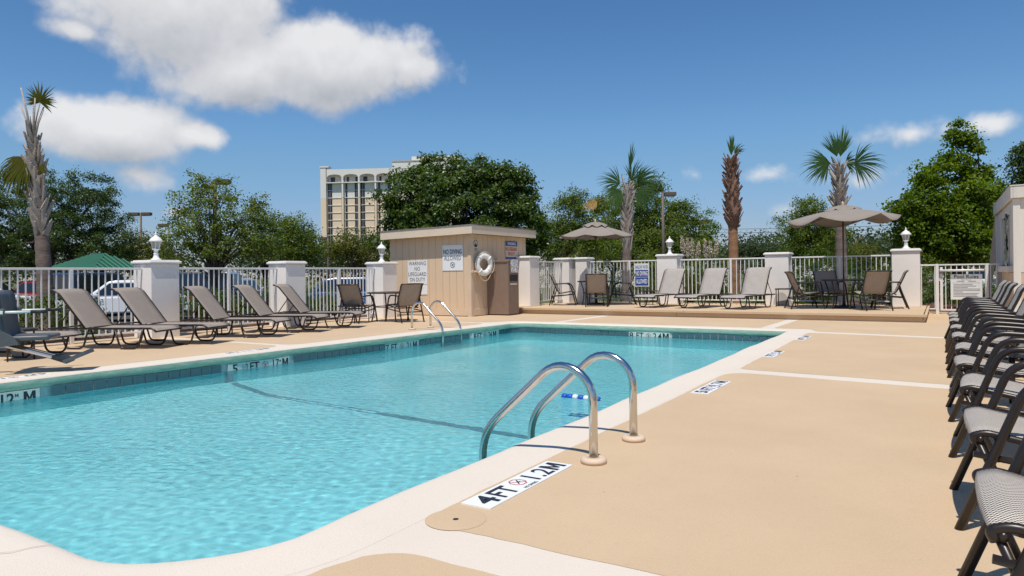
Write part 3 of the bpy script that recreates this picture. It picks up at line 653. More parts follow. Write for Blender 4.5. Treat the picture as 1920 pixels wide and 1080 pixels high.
def wall_sign(name, x0, x1, z0, z1, y, label, face='y', m=M_SIGN):
    """thin plate on the shed; returns its empty and the frame to letter on"""
    cx, cz = (x0 + x1) / 2, (z0 + z1) / 2
    if face == 'y':
        r = empty(name, (cx, y, cz), 0, label, 'sign'); MB().box(((x0 - x1) / 2, 0, (z0 - z1) / 2), ((x1 - x0) / 2, .010, (z1 - z0) / 2)).build('plate', m, r); fr = ((0, 0, 0), (1, 0, 0), (0, 0, 1))
    else:
        r = empty(name, (y, cx, cz), 0, label, 'sign'); MB().box((-.010, (x0 - x1) / 2, (z0 - z1) / 2), (0, (x1 - x0) / 2, (z1 - z0) / 2)).build('plate', m, r); fr = ((0, 0, 0), (0, 1, 0), (0, 0, 1))
    return r, fr
sy = SY0 - .012
s, f = wall_sign('no_diving_sign', -11.555, -10.875, 1.235, 1.925, sy, 'white no diving allowed sign, topmost on the shed front')
letters('lettering', [('NO DIVING', 0, .165, .61, .125, .02), ('ALLOWED', 0, -.01, .56, .12, -.004)], *f, M_INK, s)
plane_shape('symbol', ring_quads(0, -.195, .066, .078) + [bar2(-.045, -.15, .045, -.24, .010), bar2(-.03, -.225, .02, -.17, .016), bar2(.0, -.195, .045, -.165, .010), bar2(-.005, -.2, .03, -.225, .010)], *f, M_INK, s)
s, f = wall_sign('lifeguard_sign', -12.785, -12.09, .87, 1.53, sy, 'white warning no lifeguard on duty sign low on the shed front')
letters('lettering', [('WARNING', 0, .25, .61, .105, -.004), ('NO', 0, .10, .19, .105, -.004), ('LIFEGUARD', 0, -.05, .64, .105, -.004), ('ON DUTY', 0, -.20, .54, .105, -.004)], *f, M_INK, s)
s, f = wall_sign('blank_notice', -12.36, -12.09, .585, .855, sy, 'small blank white notice under the lifeguard sign')
sx = SX1 + .020
s, f = wall_sign('glass_ban_sign', 15.20, 15.44, 1.74, 2.075, sx, 'small cream pictogram sign above the life ring', 'x', M_CREAMSIGN)
plane_shape('symbol', ring_quads(0, .045, .082, .10) + [bar2(-.06, .10, .06, -.015, .018), [(-.045, -.05), (.045, -.05), (.05, .03), (-.05, .03)]], *f, M_INK, s)
plane_shape('small_print', [[(-.08, -.095), (.08, -.095), (.08, -.083), (-.08, -.083)], [(-.07, -.118), (.07, -.118), (.07, -.108), (-.07, -.108)], [(-.08, -.142), (.08, -.142), (.08, -.132), (-.08, -.132)]], *f, M_INK, s)
s, f = wall_sign('blue_warning_sign', 16.82, 17.47, 1.55, 2.07, sx, 'blue edged warning sign with red letters above the brown bin', 'x', M_CREAMSIGN)
plane_shape('header', [[(-.325, .12), (.325, .12), (.325, .26), (-.325, .26)], [(-.325, -.26), (.325, -.26), (.325, -.195), (-.325, -.195)]], *f, M_BLUE, s)
letters('lettering', [('WARNING', 0, .19, .46, .085, .02)], *f, M_SIGN, s, .006)
letters('lettering', [('NO LIFEGUARD', 0, .035, .60, .105, .02), ('ON DUTY', 0, -.105, .40, .105, .02)], *f, M_RED, s)

# life ring on a bracket
lr = empty('life_ring', (SX1 + .16, 15.50, 1.39), R(-20), 'white life ring with grab rope hanging on the shed side', 'life ring')
V = []; n, m_ = 32, 12
for i in range(n):
    A = 2 * math.pi * i / n; pinch = 1 - .10 * (abs(math.sin(2 * A)) < .18)
    for k in range(m_):
        b = 2 * math.pi * k / m_; rr = .235 + .082 * pinch * math.cos(b); V.append((.068 * pinch * math.sin(b), rr * math.sin(A), rr * math.cos(A) * 1.12))
mesh('ring_body', V, [(i * m_ + k, ((i + 1) % n) * m_ + k, ((i + 1) % n) * m_ + (k + 1) % m_, i * m_ + (k + 1) % m_) for i in range(n) for k in range(m_)], M_RINGW, lr, True)
mb = MB()
for q in range(4):
    pts = []
    for k in range(13):
        A = R(45 + 90 * q + 90 * k / 12); sag = .325 + .028 * math.sin(math.pi * k / 12); pts.append((.05, sag * math.sin(A), sag * math.cos(A) * 1.12 - (.10 * math.sin(math.pi * k / 12) if q in (1,) else .02)))
    mb.tube(pts, .008, 6)
mb.build('grab_rope', M_ROPE, lr, True)
for q in range(4):
    mb = MB(); A = R(45 + 90 * q); c = Vector((0, .235 * math.sin(A), .263 * math.cos(A))); t = Vector((0, math.sin(A), math.cos(A))); ex = Vector((1, 0, 0))
    mb.tube([c + (t * math.cos(R(d)) + ex * math.sin(R(d))) * .086 for d in range(0, 361, 30)], .016, 6, caps=False)
    mb.build('strap', M_RINGW, lr, True)
rb = empty('ring_bracket', (SX1 + .015, 15.52, 1.20), 0, 'wooden peg bracket holding the life ring', 'bracket')
lr.scale = (.9, .9, .9); MB().box((0, -.42, -.03), (.05, .33, .03), .006).build('rail', M_TRIM, rb); MB().box((.05, -.36, -.02), (.16, -.33, .02), .004).box((.05, .28, -.02), (.16, .31, .02), .004).build('peg', M_TRIM, rb)

# brown bin cabinet with a paper notice
bn = empty('waste_bin', (-10.27, 16.15, 0), R(0), 'tall brown waste cabinet with dark flap beside the shed', 'bin')
BX, BY, BH = .34, .27, 1.50
MB().box((-BX, -BY, .03), (BX, BY, BH - .05), .006).build('cabinet', M_BIN, bn)
MB().box((-BX - .012, -BY - .012, BH - .048), (BX + .012, BY + .012, BH), .006).build('lid', M_BIN, bn)
MB().box((-BX + .02, -BY + .02, 0), (BX - .02, BY - .02, .03)).build('plinth', M_BLACK, bn)
MB().box((-BX + .03, -BY - .004, 1.40), (BX - .03, -BY, 1.415)).build('seam', M_BLACK, bn)
MB().box((BX, -BY + .07, .93), (BX + .006, BY - .07, 1.10)).build('flap', M_BLACK, bn)
MB().box((BX, -BY + .02, 1.135), (BX + .008, BY - .02, 1.15), .002).build('trim_strip', M_BIN, bn)
MB().box((BX, -BY + .02, .06), (BX + .008, BY - .02, .085), .002).build('trim_strip', M_BIN, bn)
MB().box((BX, -BY + .10, .825), (BX + .004, BY - .10, .87)).build('name_strip', M_CREAMSIGN, bn)
pn = empty('paper_notice', (-10.27 + BX + .008, 16.15 + .03, 1.35), 0, 'crumpled white paper notice taped on the brown bin', 'notice')
V = []; nn = 10
for i in range(nn + 1):
    for k in range(nn + 1): V.append((.008 + random.uniform(-.006, .008), -.20 + .40 * k / nn, -.19 + .36 * i / nn))
mesh('sheet', V, [(i * (nn + 1) + k, i * (nn + 1) + k + 1, (i + 1) * (nn + 1) + k + 1, (i + 1) * (nn + 1) + k) for i in range(nn) for k in range(nn)], mat('paper', (.78, .77, .76), .6, col2=(.34, .34, .36), vscale=14, detail=2), pn)

# blue sign on the fence
s, f = wall_sign('shallow_water_sign', -8.09, -7.61, .69, 1.40, 20.30, 'blue and white shallow water sign on the back fence', 'y')
plane_shape('panel', [[(-.212, -.325), (.212, -.325), (.212, -.075), (-.212, -.075)], [(-.212, -.058), (.212, -.058), (.212, .155), (-.212, .155)]], *f, M_BLUE, s)
letters('lettering', [('NO DIVING', 0, .05, .39, .145, .03), ('ALLOWED', 0, -.195, .36, .145, .03)], *f, M_SIGN, s, .006)
letters('lettering', [('SHALLOW  WATER', 0, .245, .41, .10, .012)], *f, M_BLUE, s)

# ================================================================== DEPTH MARKERS
def no_dive(cx, cy, r, n=8):
    return ring_quads(cx, cy, r * .86, r, n, R(22.5)) + [bar2(cx - r * .62, cy + r * .62, cx + r * .62, cy - r * .62, r * .11)]
def deck_marker(x, y, L, W_, items, label, up=-1, icon=None, small=None, z=.0085):
    """white tiles let into the deck, read along the pool edge"""
    r = empty('depth_marker', (x, y, 0), 0, label, 'depth marker', 'depth markers set into the deck'); n = 6
    for k in range(n): MB().box((-W_ / 2, -L / 2 + L * k / n + .0012, 0), (W_ / 2, -L / 2 + L * (k + 1) / n - .0012, z), .001).build('tile', M_SIGN, r)
    fr = ((0, 0, z), (0, -up, 0), (up, 0, 0))
    letters('lettering', items, *fr, M_INK, r, .0012)
    if icon is not None:
        plane_shape('symbol', no_dive(icon, .016, .052), *fr, M_RED, r, .0012)
        plane_shape('diver', [bar2(icon - .022, -.006, icon + .022, .038, .008), bar2(icon - .002, .016, icon + .02, .012, .005)], *fr, M_INK, r, .0022)
    if small: letters('lettering', [(small, icon, -.066, .125, .022, .01)], *fr, M_INK, r, .0012)
deck_marker(-1.92, 3.18, .87, .172, [('4', -.34, 0, .105, .13, .022), ('FT', -.185, 0, .155, .13, .022), ('1.2', .175, 0, .185, .13, .012), ('M', .345, 0, .12, .125, .014)], 'large 4 FT depth marker beside the round skimmer lid', icon=-.015, small='NO DIVING')
deck_marker(-1.90, 6.73, .82, .165, [('5', -.34, 0, .09, .12, .03), ('1/2', -.25, 0, .06, .1, .0), ('FT', -.13, 0, .14, .12, .03), ('1.7', .15, 0, .17, .12, .012), ('M', .32, 0, .115, .12, .014)], 'depth marker just before the white cross line on the right deck', icon=.01, small='NO DIVING')
deck_marker(-1.925, 9.79, .74, .15, [('7', -.30, 0, .09, .11, .03), ('FT', -.18, 0, .13, .11, .03), ('2.1', .14, 0, .16, .11, .012), ('M', .30, 0, .11, .11, .014)], 'depth marker past the white cross line on the right deck', icon=-.02, small='NO DIVING')
deck_marker(-1.95, 12.30, .78, .14, [('8', -.30, 0, .09, .10, .03), ('FT', -.18, 0, .13, .10, .03), ('2.4', .14, 0, .16, .10, .012), ('M', .30, 0, .11, .10, .014)], 'farthest depth marker on the right deck near the pool corner', icon=-.02, small='NO DIVING')
deck_marker(XL(3.7) - .25, 3.75, .8, .15, [('4', -.32, 0, .09, .11, .03), ('FT', -.18, 0, .13, .11, .03), ('1.2', .16, 0, .16, .11, .012), ('M', .32, 0, .11, .11, .014)], 'depth marker on the left coping in the lift chair shadow', up=1, icon=-.01)
deck_marker(XL(6.8) - .25, 6.85, .8, .15, [('5', -.32, 0, .09, .11, .03), ('FT', -.18, 0, .13, .11, .03), ('1.7', .16, 0, .16, .11, .012), ('M', .32, 0, .11, .11, .014)], 'depth marker on the left coping above the 5 and a half FT wall tiles', up=1, icon=-.01)

def wall_marker(p0, p1, items, icon, label, right):
    a, b = Vector((*p0, 0)), Vector((*p1, 0)); L = (b - a).length; c = (a + b) / 2; rz = math.atan2(b.y - a.y, b.x - a.x)
    r = empty('wall_depth_marker', (c.x, c.y, -.200), rz, label, 'depth marker', 'depth markers in the waterline tiles'); n = max(2, round(L / .152))
    for k in range(n): MB().box((-L / 2 + L * k / n + .0015, 0, -.076), (-L / 2 + L * (k + 1) / n - .0015, .012, .076), .002).build('tile', M_MARKTILE, r)
    fr = ((0, 0, 0), (1, 0, 0), (0, 0, 1))
    letters('lettering', items, *fr, M_INK, r, .0015)
    if icon is not None:
        plane_shape('symbol', ring_quads(icon, 0, .044, .052, 20) + [bar2(icon - .034, .034, icon + .034, -.034, .007)], *fr, M_RED, r, .0015)
        plane_shape('diver', [bar2(icon - .018, -.02, icon + .018, .02, .009)], *fr, M_INK, r, .002)
    for o in r.children: o.cycles.is_caustics_receiver = True
def lw(y): return (XL(y) - .032 + .018, y)
wall_marker(lw(3.12), lw(3.93), [('12', .085, 0, .13, .122, .02), ('M', .172, .03, .035, .035, .0), ('M', .30, 0, .12, .125, .016), ('FT', -.26, 0, .15, .122, .02)], -.09, 'wall tiles reading 12 M nearest the pool lift', 1)
wall_marker(lw(6.33), lw(7.40), [('5', -.42, 0, .085, .125, .016), ('1/2', -.25, .0, .09, .10, .0), ('FT', -.09, 0, .16, .122, .015), ('17', .285, 0, .11, .122, .012), ('M', .36, .03, .03, .03, .0), ('M', .455, 0, .11, .125, .016)], .095, 'wall tiles reading 5 and a half FT 17 M', 1)
wall_marker(lw(9.48), lw(10.40), [('7', -.38, 0, .08, .125, .016), ('FT', -.2, 0, .16, .122, .015), ('21', .19, 0, .11, .122, .012), ('M', .36, 0, .11, .125, .016)], 0., 'wall tiles reading 7 FT 21 M left of the far ladder', 1)
wall_marker(lw(12.10), lw(13.02), [('8', -.36, 0, .09, .125, .016), ('FT', -.2, 0, .16, .122, .015), ('24', .19, 0, .13, .122, .012), ('M', .36, 0, .12, .125, .016)], 0., 'wall tiles reading 8 FT 24 M right of the far ladder', 1)
wall_marker((-5.66, 13.795), (-4.74, 13.795), [('8', -.38, 0, .09, .125, .016), ('FT', -.19, 0, .16, .125, .016), ('2.4', .19, 0, .18, .122, .012), ('M', .37, 0, .13, .125, .016)], 0., 'wall tiles reading 8 FT 2.4 M on the far pool wall', 1)
# skimmer lid
sk = empty('skimmer_lid', (-1.90, 2.56, .0018), 0, 'round tan skimmer lid in the deck by the 4 FT marker', 'skimmer lid')
MB().lathe([(.1385, .0), (.1398, .001), (.1385, .0012)], 48).build('rim', mat('lid_gap_dirt', (.46, .335, .225), .9), sk)
MB().lathe([(.1385, .0), (.138, .0012), (0, .0016)], 48).build('lid', M_TAN, sk)
MB().lathe([(.014, .001), (.014, .0022), (.004, .002)], 12).build('lift_hole', M_BLACK, sk)

# ================================================================== POOL LADDERS AND FLOAT
def ladder(x, y0, y1, sgn, label, deck_x, r=.026):
    """two looped stainless rails with treads; sgn = direction towards the water"""
    lo = empty('pool_ladder', (deck_x, (y0 + y1) / 2, 0), 0, label, 'pool ladder', 'stainless pool ladders')
    for y in (y0 - (y0 + y1) / 2, y1 - (y0 + y1) / 2):
        pts = [(0, y, -.02), (0, y, .36)]
        for k in range(1, 11):
            a = R(k * 13.2); pts.append((sgn * (.20 - .20 * math.cos(a)), y, .36 + .20 * math.sin(a)))
        ex, ez = pts[-1][0], pts[-1][2]; a = R(132); d = Vector((sgn * math.sin(a), 0, math.cos(a)))
        L = (abs(.79) - abs(ex)) / abs(d.x); q = Vector((ex, y, ez)) + d * L
        tail = rounded([Vector(pts[-1]), q, (q.x, y, -1.15)], .16, 8)
        pts = [Vector(p) for p in pts] + tail[1:]
        MB().tube(pts, r, 16).build('rail', M_STEEL, lo, True)
        MB().lathe([(.078, .0), (.078, .018), (.066, .03), (.03, .034), (.03, .03)], 28, (0, y, .004)).build('flange', M_TRIM, lo, True)
    for z in (-.45, -.72, -.99): MB().box((sgn * .79 - .05, y0 - (y0 + y1) / 2, z), (sgn * .79 + .05, y1 - (y0 + y1) / 2, z + .03), .006).build('tread', M_FLOATW, lo)
    return lo
ladder(0, 3.735, 4.36, -1, 'near stainless pool ladder beside the 4 FT marker', -1.757)
ladder(0, 11.11, 11.72, 1, 'far stainless pool ladder in front of the tan shed', -9.305, .024)
fl = empty('lane_float', (-3.28, 6.69, WZ), R(-2), 'short string of blue and white floats on the water', 'float')
for k, c in enumerate('bbwbwbb'):
    w = .066; x = -.235 + k * .075
    MB().lathe([(.012, -.035), (.034, -.030), (.040, -.012), (.040, .012), (.034, .030), (.012, .035)], 12, (x, 0, .012), 'x').build('float_bead', M_FLOATW if c == 'w' else M_FLOATB, fl, True)
MB().tube([(-.30, 0, .012), (.27, 0, .012)], .006, 6).build('rope', M_ROPE, fl); fl.scale = (.88, .8, .8)

# ================================================================== FURNITURE
def strip(name, prof, w, m, parent, thick=.005, sag=.0, nw=6):
    """sling fabric stretched along a side profile of (x, z) points"""
    P = [Vector((x, 0, z)) for x, z in prof]; n = len(P); V = []; UV = []; s_ = 0
    for i, p in enumerate(P):
        if i: s_ += (p - P[i - 1]).length
        t = ((P[min(i + 1, n - 1)] - P[max(i - 1, 0)])).normalized(); nr = Vector((-t.z, 0, t.x))
        for k in range(nw + 1):
            v = -w / 2 + w * k / nw; d = sag * (1 - (2 * k / nw - 1) ** 2); q = p - nr * d
            V.append((q.x, v, q.z)); UV.append((s_, v + w / 2))
    m1 = nw + 1; F = [(i * m1 + k, (i + 1) * m1 + k, (i + 1) * m1 + k + 1, i * m1 + k + 1) for i in range(n - 1) for k in range(nw)]
    N = len(V)
    for i in range(n):
        t = ((P[min(i + 1, n - 1)] - P[max(i - 1, 0)])).normalized(); nr = Vector((-t.z, 0, t.x))
        for k in range(m1): v = Vector(V[i * m1 + k]) - nr * thick; V.append(tuple(v)); UV.append(UV[i * m1 + k])
    F2 = [tuple(reversed([j + N for j in f])) for f in F]
    E_ = [(i * m1, i * m1 + N, (i + 1) * m1 + N, (i + 1) * m1) for i in range(n - 1)] + [((i + 1) * m1 - 1, (i + 2) * m1 - 1, (i + 2) * m1 - 1 + N, (i + 1) * m1 - 1 + N) for i in range(n - 1)]
    return mesh(name, V, F + F2 + E_, m, parent, True, UV)
def smooth_prof(pts, r, seg=5): return [(p.x, p.z) for p in rounded([(x, 0, z) for x, z in pts], r, seg)]

def make_chair(m_sling, r=.0165, W_=.58, name='sling_chair', fx=.0):
    c = empty(name); h = W_ / 2
    seat = [(.262 + fx, .385), (.275 + fx, .412), (.225 + fx, .430), (.05, .395), (-.15, .365)]
    back = [(-.15, .365), (-.215, .40), (-.375, .80), (-.40, .875), (-.455, .925)]
    full = smooth_prof(seat[:-1] + [(-.175, .355)] + back[2:], [.02, .03, .2, .11, .25, .05], 6)
    j = min(range(len(full)), key=lambda k: abs(full[k][0] + .20) + abs(full[k][1] - .39))
    strip('seat', full[:j + 1], W_ - .05, m_sling, c, .005, .012)
    strip('backrest', full[j:], W_ - .05, m_sling, c, .005, .010)
    for s in (-1, 1):
        y = s * (h - .012)
        MB().tube([(x, y, z - .006) for x, z in full], r * .92, 8).build('side_rail', M_BROWN, c, True)
        ya = s * h
        leg = rounded([(.325, ya, 0), (.165, ya, .42), (.075, ya, .66), (-.14, ya, .65), (-.305, ya, .634)], [.3, .22, .1], 10) if fx else rounded([(.335, ya, 0), (.235, ya, .40), (.145, ya, .655), (-.12, ya, .645), (-.305, ya, .632)], [.25, .21, .1], 9)
        MB().tube(leg, r * 1.12, 10).build('arm', M_BROWN, c, True)
        MB().tube(rounded([(-.26, ya, .60), (-.30, ya, .45), (-.46, ya, 0)], .12, 5), r, 8).build('rear_leg', M_BROWN, c, True)
        MB().tube([(.27, ya * .97, .33), (.02, ya * .97, .30), (-.36, ya * .97, .27)], r * .8, 8).build('side_brace', M_BROWN, c, True)
        if fx: MB().tube([(.255, ya * .95, .39), (.10, ya * .95, 0)], r * .75, 8).build('inner_leg', M_BROWN, c, True)
    for x, z in ((.245 + fx, .395), (-.19, .345), (-.365, .25), (-.452, .915)): MB().tube([(x, -h, z), (x, h, z)], r * .8, 8).build('cross_bar', M_BROWN, c, True)
    return c
def place(proto, first, x, y, z, rz, label, cat, group):
    o = proto if first else copy_tree(proto)
    o.location = (x, y, z); o.rotation_euler = (0, 0, rz); return tag(o, label, cat, group)

# row of deck chairs along the right edge, facing the pool
row = make_chair(M_SLINGW, .0172, .63, 'deck_chair', .0001)
ROW = [(2.60, 'nearest grey weave deck chair, cut by the picture corner'), (3.86, 'second grey weave deck chair from the camera'), (5.17, 'third grey weave deck chair from the camera'),
       (6.32, 'fourth grey weave deck chair from the camera'), (7.45, 'fifth grey weave deck chair from the camera'), (8.72, 'sixth grey weave deck chair from the camera'),
       (9.92, 'seventh grey weave deck chair from the camera'), (11.22, 'third to last deck chair of the right row'), (12.1, 'second to last deck chair of the right row'), (12.85, 'last deck chair of the right row, nearest the gate')]
for i, (y, lab) in enumerate(ROW): place(row, i == 0, .375 + random.uniform(-.012, .012), y, 0, R(180 + random.uniform(-3, 3)), lab, 'chair', 'deck chairs in a row on the right')

def side_table(name, loc, rz, label, rad=.25, h=.42, m=None, square=False, top_m=None):
    r = empty(name, loc, rz, label, 'side table', 'small side tables'); top_m = top_m or M_BROWN
    if square:
        MB().box((-rad, -rad, h - .03), (rad, rad, h), .006).build('table_top', top_m, r)
        spots = [(sx * (rad - .03), sy_ * (rad - .03)) for sx in (-1, 1) for sy_ in (-1, 1)]
    else:
        MB().lathe([(rad * .97, h - .035), (rad, h - .03), (rad, h - .008), (rad * .97, h), (rad * .9, h - .004), (0, h - .004)], 28).build('table_top', top_m, r, False)
        spots = [(.86 * rad * math.cos(R(45 + 90 * k)), .86 * rad * math.sin(R(45 + 90 * k))) for k in range(4)]
    for x, y in spots: MB().tube([(x, y, 0), (x, y, h - .03)], .012, 8).build('leg', M_BROWN, r, True)
    return r
M_TTOP = mat('grey_table_top', (.055, .062, .068), .35, var=.1, vscale=8)
for y, lab in ((4.52, 'dark round side table between the nearest deck chairs'), (6.9, 'dark round side table between the fourth and fifth deck chairs'), (9.3, 'dark round side table midway along the deck chair row'), (11.68, 'dark round side table near the far end of the chair row')):
    side_table('side_table', (.62, y, 0), 0, lab, .235, .45, None, False, M_TTOP)

# loungers
def make_lounger(m_sling, back_deg, name='sun_lounger'):
    c = empty(name); W_ = .66; h = W_ / 2; L = 1.92; HX = .70; SZ = .345; r = .0165
    ca, sa = math.cos(R(back_deg)), math.sin(R(back_deg)); BL = .78
    bp = lambda t: (HX - ca * t, SZ + sa * t)
    strip('seat', smooth_prof([(HX, SZ), (1.2, SZ - .005), (L - .08, SZ), (L, SZ - .05)], [.3, .05]), W_ - .03, m_sling, c, .005, .016)
    top = bp(BL); strip('backrest', smooth_prof([bp(.0), bp(.35), bp(BL - .04), (top[0] - .075, top[1] + .004)], [.2, .08]), W_ - .03, m_sling, c, .005, .010)
    for s in (-1, 1):
        y = s * h
        MB().tube(rounded([(.06, y, SZ - .012), (L - .06, y, SZ - .012), (L + .01, y, SZ - .07)], .06, 4), r, 8).build('side_rail', M_BROWN, c, True)
        MB().tube([(p[0], y * .985, p[1] - .004) for p in smooth_prof([bp(0), bp(BL - .04), (top[0] - .085, top[1])], .08)], r * .9, 8).build('back_rail', M_BROWN, c, True)
        for x0 in (.30, 1.24):
            lp = rounded([(x0 - .02, y, SZ - .02), (x0 + .07, y, .017), (x0 + .37, y, .017), (x0 + .46, y, SZ - .02)], .09, 6)
            MB().tube(lp, r * .92, 8).build('leg', M_BROWN, c, True)
        MB().tube([(bp(.42)[0], y * .93, bp(.42)[1] - .02), (HX - .50, y * .93, SZ - .02)], .010, 6).build('back_strut', M_BROWN, c, True)
    for x, z in ((.08, SZ - .012), (HX, SZ - .016), (L + .005, SZ - .06), (1.45, SZ - .03)): MB().tube([(x, -h, z), (x, h, z)], r * .8, 8).build('cross_bar', M_BROWN, c, True)
    MB().tube([(top[0] - .08, -h, top[1]), (top[0] - .08, h, top[1])], r * .8, 8).build('cross_bar', M_BROWN, c, True)
    return c
lgl = make_lounger(M_SLING, 51)
hd = R(24)
def lounge_at(px, py, head, w=.66, hx=.70):
    """position of the lounger's origin from its near hinge corner"""
    f = Vector((math.cos(head), math.sin(head))); n = Vector((-f.y, f.x)); return Vector((px, py)) - f * hx + n * (w / 2)
LOUNGE = [(-11.95, 4.45, 24, 'taupe sling lounger at the left edge behind the pool lift'), (-11.63, 5.84, 24, 'taupe sling lounger in front of the left palm trunk'), (-11.52, 6.70, 24, 'taupe sling lounger reaching in front of the first lantern pillar'),
          (-11.52, 8.05, 24, 'taupe sling lounger just right of the round side table'), (-11.68, 9.20, 25, 'taupe sling lounger in the middle of the left fence run'), (-11.72, 10.28, 26, 'taupe sling lounger in front of the bare topped pillar')]
for i, (x, y, a_, lab) in enumerate(LOUNGE):
    a_ += (0, .8, -1.6, 1.8, -1.2, 1.5)[i]; p = lounge_at(x, y, R(a_)); place(lgl, i == 0, p.x, p.y, 0, R(a_), lab, 'lounger', 'taupe loungers along the left fence')
lgr = make_lounger(M_SLINGL, 62)
for i, (x, y, a_, lab) in enumerate([(-6.36, 19.55, -103, 'silver grey lounger beside the pillar right of the blue sign'), (-5.20, 19.5, -103, 'middle one of the three silver grey loungers'), (-4.06, 19.4, -101, 'silver grey lounger in front of the orange trunked palm')]):
    place(lgr, i == 0, x, y, PZ, R(a_), lab, 'lounger', 'silver grey loungers on the raised deck')
side_table('side_table', (-12.12, 8.62, 0), 0, 'round brown side table against the lantern pillar', .27, .46)
side_table('side_table', (-12.0, 12.2, 0), 0, 'low brown side table behind the last taupe lounger', .27, .42, None, True)
side_table('side_table', (-11.05, 4.62, 0), 0, 'round brown side table behind the pool lift seat', .27, .44)
side_table('side_table', (-7.35, 19.55, PZ), 0, 'dark square side table under the blue sign', .22, .42, None, True)
side_table('side_table', (-3.52, 19.66, PZ), R(4), 'thin legged square side table by the arched niche', .27, .48, None, True)

def table(loc, rz, label, rad=.56, h=.72):
    r = empty('patio_table', loc, rz, label, 'table', 'round patio tables')
    MB().lathe([(rad - .03, h - .035), (rad, h - .032), (rad, h - .004), (rad - .02, h), (rad - .03, h - .006), (.03, h - .006)], 36).build('table_top', M_BROWN, r)
    for k in range(4):
        a = R(45 + 90 * k); u = Vector((math.cos(a), math.sin(a), 0))
        MB().tube(rounded([u * .50 + Vector((0, 0, h - .035)), u * .40 + Vector((0, 0, .40)), u * .42 + Vector((0, 0, .2)), u * .47], .15, 5), [.016] * 14 if False else .017, 8).build('leg', M_BROWN, r, True)
    MB().tube([(.41 * math.cos(R(45 + 15 * k)), .41 * math.sin(R(45 + 15 * k)), .36) for k in range(25)], .011, 6).build('ring_brace', M_BROWN, r, True)
    return r
dine = make_chair(M_SLING, .0165, .60, 'patio_chair'); first = True
def dining(x, y, z, rz, lab, grp):
    global first
    place(dine, first, x, y, z, rz, lab, 'chair', grp); first = False
table((-11.55, 12.98, 0), R(12), 'round brown patio table between the fence and the shed')
dining(-11.95, 12.30, 0, R(100), 'brown patio chair nearest the left loungers', 'patio chairs at the left table')
dining(-11.05, 12.88, 0, R(160), 'brown patio chair in front of the lifeguard sign', 'patio chairs at the left table')
T1 = (-8.78, 18.98); T2 = (-2.06, 18.95)
table((*T1, PZ), R(8), 'round brown patio table under the left umbrella')
dining(-9.62, 18.62, PZ, R(22), 'brown patio chair left of the left umbrella table', 'patio chairs at the left umbrella')
dining(-8.40, 18.22, PZ, R(112), 'brown patio chair with its back to the pool at the left umbrella', 'patio chairs at the left umbrella')
dining(-8.16, 19.35, PZ, R(205), 'brown patio chair by the blue no diving sign', 'patio chairs at the left umbrella')
table((*T2, PZ), R(20), 'round brown patio table under the right umbrella')
dining(-2.86, 18.60, PZ, R(25), 'brown patio chair left of the right umbrella table', 'patio chairs at the right umbrella')
dining(-1.45, 18.35, PZ, R(122), 'brown patio chair with its back to the pool at the right umbrella', 'patio chairs at the right umbrella')
dining(-1.15, 19.25, PZ, R(186), 'brown patio chair beside the right end pillar', 'patio chairs at the right umbrella')
dining(-2.45, 19.72, PZ, R(-62), 'shaded patio chair behind the right umbrella table', 'patio chairs at the right umbrella')

